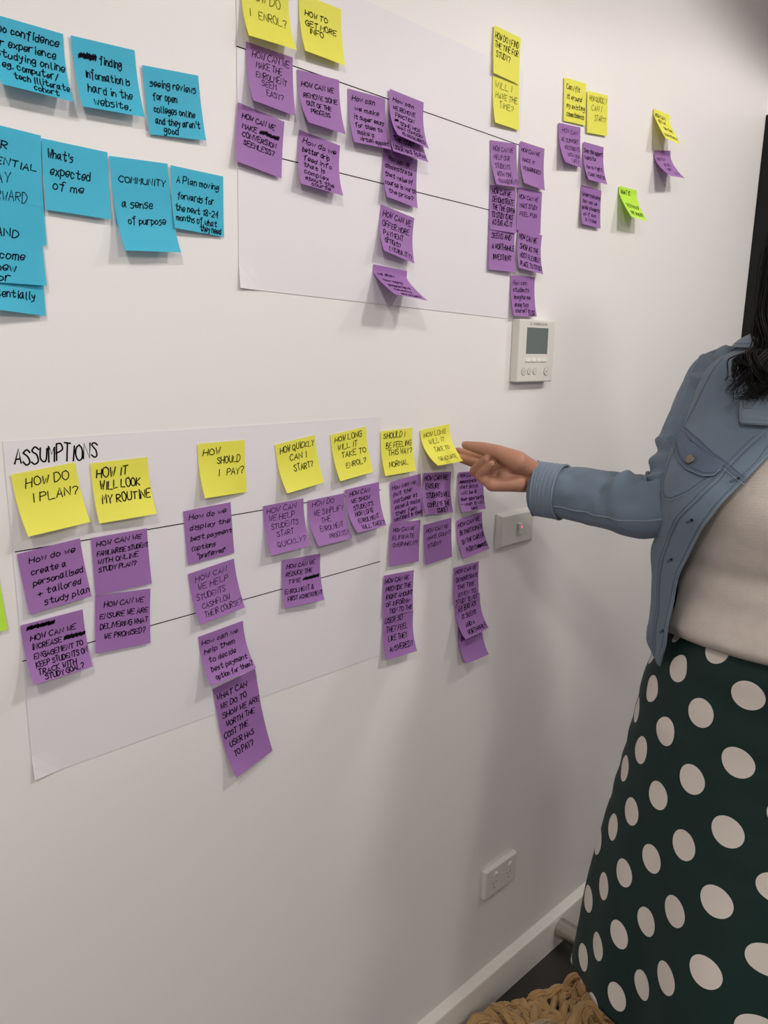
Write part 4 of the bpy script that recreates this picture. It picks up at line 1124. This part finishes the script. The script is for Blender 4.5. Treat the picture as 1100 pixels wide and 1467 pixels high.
def flap_pt(u, v, off):
    top = (27 + (61 - 27) * u, 1.4085 + (1.3745 - 1.4085) * u)
    bu = [0, .10, .50, .78, .92, 1]
    bp = [25.5, 26.5, 43.5, 53.5, 58.5, 61]
    bz = [1.397, 1.391, 1.3605, 1.3545, 1.3570, 1.366]
    bot = (float(np.interp(u, bu, bp)), float(np.interp(u, bu, bz)))
    return jacket(top[0] + (bot[0] - top[0]) * v, top[1] + (bot[1] - top[1]) * v, off + .0025 * v)
def patch(name, fn, nu, nv, m, t, parent=JK):
    v_, f_ = loft(fn, nu, nv)
    return thick(obj(name, v_, f_, m, parent, smooth=True), t, 1)
patch('pocket_flap', lambda u, v: flap_pt(u, v, .0030), 40, 16, DENIM2, .0022)
def flap_line(pts, width, m, name, z=.0034):
    vs, fs = [], []
    for i, (u, v) in enumerate(pts):
        p = flap_pt(u, v, z)
        u2, v2 = pts[min(i + 1, len(pts) - 1)]
        u1, v1 = pts[max(i - 1, 0)]
        t = (flap_pt(u2, v2, z) - flap_pt(u1, v1, z)).normalized()
        n = Vector((p.x - P0.x, p.y - P0.y, 0)).normalized()
        sd = n.cross(t).normalized() * width * .5
        vs += [p + sd, p + n * .0004, p - sd]
        if i:
            a = 3 * i
            fs += [(a - 3, a - 2, a + 1, a), (a - 2, a - 1, a + 2, a + 1)]
    return obj(name, vs, fs, m, JK)
flap_line([(i / 40, .985) for i in range(41)], .0016, EDGE, 'flap_edge')
flap_line([(.05 + .9 * i / 40, .84) for i in range(41)], .0012, SEAM, 'flap_stitching')
def disc_on(name, phi, z, r, h, m, off, parent=JK):
    p, n = jsurf(off)(phi, z)
    a = n.orthogonal().normalized()
    b = n.cross(a)
    vs, fs = [], []
    prof = [(r, 0), (r, h * .6), (r * .82, h), (r * .70, h * .72), (.001, h * .66)]
    k = 24
    for rr, hh in prof:
        vs += [p + n * hh + (a * math.cos(2 * PI * i / k) + b * math.sin(2 * PI * i / k)) * rr for i in range(k)]
    for j in range(len(prof) - 1):
        for i in range(k):
            fs.append((j * k + i, j * k + (i + 1) % k, (j + 1) * k + (i + 1) % k, (j + 1) * k + i))
    fs.append(tuple((len(prof) - 1) * k + i for i in range(k)))
    return obj(name, vs, fs, m, parent, smooth=True)
disc_on('button', 45.4, 1.3735, .0068, .0035, mat('antique_brass', (.30, .25, .19), .38, metal=1.0), .0078)
for p_, z_ in ((66.5, 1.3535), (48.5, 1.289), (36.5, 1.2185), (33, 1.10)):
    seam('buttonhole', [[(p_ - 2.0, z_ - .003), (p_ + 1.4, z_ + .003)]], .0034, SEAM, off=.0006)
    disc_on('buttonhole_eye', p_ + 1.4, z_ + .003, .0022, .0004, BLACK, .0012)
# hem band
seam('hem_seam', [[(p, jhem(p) + .026) for p in np.linspace(22, -200, 60)]], .0020, EDGE, dense=2)
# collar
def collar(u, v):
    phi = 80 + (-260 - 80) * u
    zo = 1.533 - .106 * sm(phi, 52, 63) - .106 * sm(-phi, 232, 243)
    z = 1.562 + (zo - 1.562) * v
    p = jacket(phi - 7 * v * math.exp(-((phi - 75) / 8) ** 2), z, .0045 + .010 * math.sin(PI * v) ** .7 + .004 * v)
    return p
cl = patch('collar', collar, 120, 14, denim('collar_denim', (.175, .228, .285)), .003)
def collar_line(vv, width, m, name):
    vs, fs = [], []
    for i in range(121):
        p = collar(i / 120, vv)
        t = (collar(min(i + 1, 120) / 120, vv) - collar(max(i - 1, 0) / 120, vv)).normalized()
        n = Vector((p.x - P0.x, p.y - P0.y, .02)).normalized()
        p = p + n * .0032
        sd = n.cross(t).normalized() * width * .5
        vs += [p + sd, p + n * .0003, p - sd]
        if i:
            a = 3 * i
            fs += [(a - 3, a - 2, a + 1, a), (a - 2, a - 1, a + 2, a + 1)]
    return obj(name, vs, fs, m, JK)
collar_line(.97, .002, EDGE, 'collar_edge')
collar_line(.84, .0012, SEAM, 'collar_stitching')

# ---- hair: dark locks over a close cap
HAIR = mat('black_brown_hair', (0.0065, 0.0050, 0.0045), 0.55, spec=0.18)
def tubes(paths, rad, k=5):
    vs, fs = [], []
    for P, r in zip(paths, rad):
        n = len(P)
        base = len(vs)
        prev = None
        for i, p in enumerate(P):
            t = (P[min(i + 1, n - 1)] - P[max(i - 1, 0)]).normalized()
            a = prev - t * prev.dot(t) if prev else t.orthogonal()
            a.normalize()
            prev = a
            b = t.cross(a)
            s = i / (n - 1)
            rr = r * (1 if s < .75 else 1 - .75 * (s - .75) / .25)
            vs += [p + (a * math.cos(2 * PI * j / k) + b * math.sin(2 * PI * j / k)) * rr for j in range(k)]
        for i in range(n - 1):
            for j in range(k):
                fs.append((base + i * k + j, base + i * k + (j + 1) % k, base + (i + 1) * k + (j + 1) % k, base + (i + 1) * k + j))
    return vs, fs
rnd = random.Random(11)
HC = Vector((-.020, -.005, 1.685))
def cap(u, v):
    th, la = 2 * PI * u, PI / 2 * (1 - 1.55 * v)
    l, f, z = .083 * math.cos(la) * math.cos(th), .103 * math.cos(la) * math.sin(th), .114 * math.sin(la)
    if f > .02 and z < .055:
        f = .02 + (f - .02) * .15
    return W(HC.x + l, HC.y + f - .004, HC.z + z)
v_, f_ = loft(cap, 48, 24, True)
paths, rads = [], []
for clump in range(120):
    side = rnd.choice((-1, -1, 1))
    th = rnd.uniform(-2.0, .95)                     # around the head from the back to the temple
    front = th > -.5 and rnd.random() < .85         # falls in front of the shoulder
    top = W(HC.x + side * rnd.uniform(.004, .03), HC.y + rnd.uniform(-.04, .06), HC.z + .108)
    cs = max(math.cos(th), .0)
    ear = W(HC.x + side * (.080 * cs + rnd.uniform(.002, .009)), HC.y + .075 * math.sin(th) - .005, HC.z + rnd.uniform(-.02, .03))
    if front:
        low = W(side * rnd.uniform(.040, .096) + HC.x * .5, rnd.uniform(.045, .095), 1.545)
        end = W(side * rnd.uniform(.030, .130), rnd.uniform(.115, .150), rnd.uniform(1.452, 1.498))
        mid = W(side * rnd.uniform(.045, .122), rnd.uniform(.105, .135), rnd.uniform(1.500, 1.520))
    else:
        low = W(side * rnd.uniform(.02, .11), rnd.uniform(-.13, -.06), 1.54)
        end = W(side * rnd.uniform(.02, .12), rnd.uniform(-.17, -.14), rnd.uniform(1.32, 1.42))
        mid = low.lerp(end, .5) + FX * -.02
    C = [top, ear, ear.lerp(low, .55) + LX * side * .007, low, mid, end]
    ph, am, fq = rnd.uniform(0, 6), rnd.uniform(.004, .012), rnd.uniform(4, 7)
    curl = rnd.uniform(.006, .016) if front else .004
    for k in range(24):
        o1, o2 = rnd.gauss(0, .0045), rnd.gauss(0, .0045)
        cut = rnd.uniform(.88, 1.0)
        j1 = rnd.uniform(-.5, .5)
        P = []
        for i in range(38):
            t = i / 37 * cut
            p = spline(C, t)
            w_ = am * sm(t, .3, .8)
            sp = .35 + .65 * sm(t, 0, .3) + .9 * sm(t, .75, 1)
            q = curl * sm(t, .80, 1.0)
            an = (t - .8) * 26 + ph + j1
            P.append(p + LX * (w_ * math.sin(fq * t * 3 + ph) + o1 * sp + q * math.sin(an)) + FX * (w_ * .4 * math.cos(fq * t * 3 + ph) + abs(o2) * sp) + Vector((0, 0, q * math.cos(an))))
        paths.append(P)
        rads.append(rnd.uniform(.0006, .0013))
v_, f_ = loft(cap, 48, 24, True)
tv, tf = tubes(paths, rads, 4)
nb = len(v_)
own(obj('hair', v_ + tv, f_ + [tuple(i + nb for i in f) for f in tf], HAIR, smooth=True))

# ------------------------------------------------------------------ heap of woolly yarn on the floor
YARN = mat('tan_wool', (0.50, 0.315, 0.140), 0.95, bump=(130, 1.0), vary=(26, 0.25), spec=0.1, sheen=0.3)
YP = Vector((1.33, -.17, 0))
yarn = empty('yarn_heap', YP)
tag(yarn, 'heap of tan woolly yarn strands on the dark floor by the skirt hem', 'yarn')
rnd = random.Random(4)
paths, rads = [], []
dirx = Vector((.84, -.54, 0)).normalized()
diry = Vector((-.54, -.84, 0)).normalized()
for k in range(150):
    s = rnd.uniform(-.125, .18)
    d = rnd.uniform(-.02, .135)
    ridge = max(0, 1 - abs(d - .06) / .13)
    hmax = .008 + .030 * ridge + (.035 * ridge if s > .10 else 0)
    p = YP + dirx * s + diry * d + Vector((0, 0, rnd.uniform(.008, .3) * hmax))
    a = rnd.uniform(0, 2 * PI)
    if s > .12 and d < .10:
        a = rnd.uniform(1.2, 2.0) + math.atan2(dirx.y, dirx.x)
    n = rnd.randint(30, 52)
    z0, ph, bend = p.z, rnd.uniform(0, 6), rnd.uniform(-.09, .09)
    lump = rnd.uniform(.5, 1.0) * hmax
    core = []
    for i in range(n):
        t = i / (n - 1)
        a += bend + .16 * math.sin(i * .33 + ph)
        p = p + Vector((math.cos(a), math.sin(a), 0)) * .0050
        z = .010 + z0 * .4 + lump * math.sin(PI * t) ** .8 + .006 * math.sin(i * .5 + ph)
        px_ = min(p.x, 1.49)
        core.append(Vector((px_, min(p.y, -.036 - max(0, px_ - 1.20) * .40), max(z, .009))))
    rad = rnd.uniform(.0055, .0085)
    for q in range(7):                              # plies of one strand, loosely twisted
        off = rnd.uniform(.55, 1.0) * rad if q else 0
        ang = q * 1.05
        P = []
        for i, c in enumerate(core):
            t = (core[min(i + 1, n - 1)] - core[max(i - 1, 0)]).normalized()
            u = t.cross(Vector((0, 0, 1))).normalized()
            w_ = u.cross(t)
            an = ang + i * .11
            fr = 1 + .5 * (sm(i / n, .85, 1) + 1 - sm(i / n, 0, .15))
            P.append(c + (u * math.cos(an) + w_ * math.sin(an)) * off * fr)
            P[-1].z = max(P[-1].z, .004)
            P[-1].y = min(P[-1].y, -.024)
        paths.append(P)
        rads.append(rad * .52)
v_, f_ = tubes(paths, rads, 6)
o = obj('strand_pile', v_, f_, YARN, smooth=True)
o.parent = yarn
o['kind'] = 'stuff'
o.matrix_parent_inverse = Matrix.Translation(-YP)
paths, rads = [], []
for k in range(26):
    c = YP + dirx * rnd.uniform(-.12, -.08) + diry * rnd.uniform(.02, .06)
    e = c + dirx * rnd.uniform(.04, .08) + diry * rnd.uniform(-.02, .03)
    h0 = rnd.uniform(.052, .066)
    P = [c.lerp(e, i / 15) + Vector((0, 0, h0 * (.55 + .45 * math.sin(PI * (.15 + .8 * i / 15))) + .0022 * math.sin(i * .7 + k))) for i in range(16)]
    paths.append(P)
    rads.append(.0009)
v_, f_ = tubes(paths, rads, 4)
o = obj('thread_fringe', v_, f_, mat('pale_thread', (.62, .52, .40), .9), smooth=True)
o.parent = yarn
o['kind'] = 'stuff'
o['label'] = 'thin pale threads'
o.matrix_parent_inverse = Matrix.Translation(-YP)
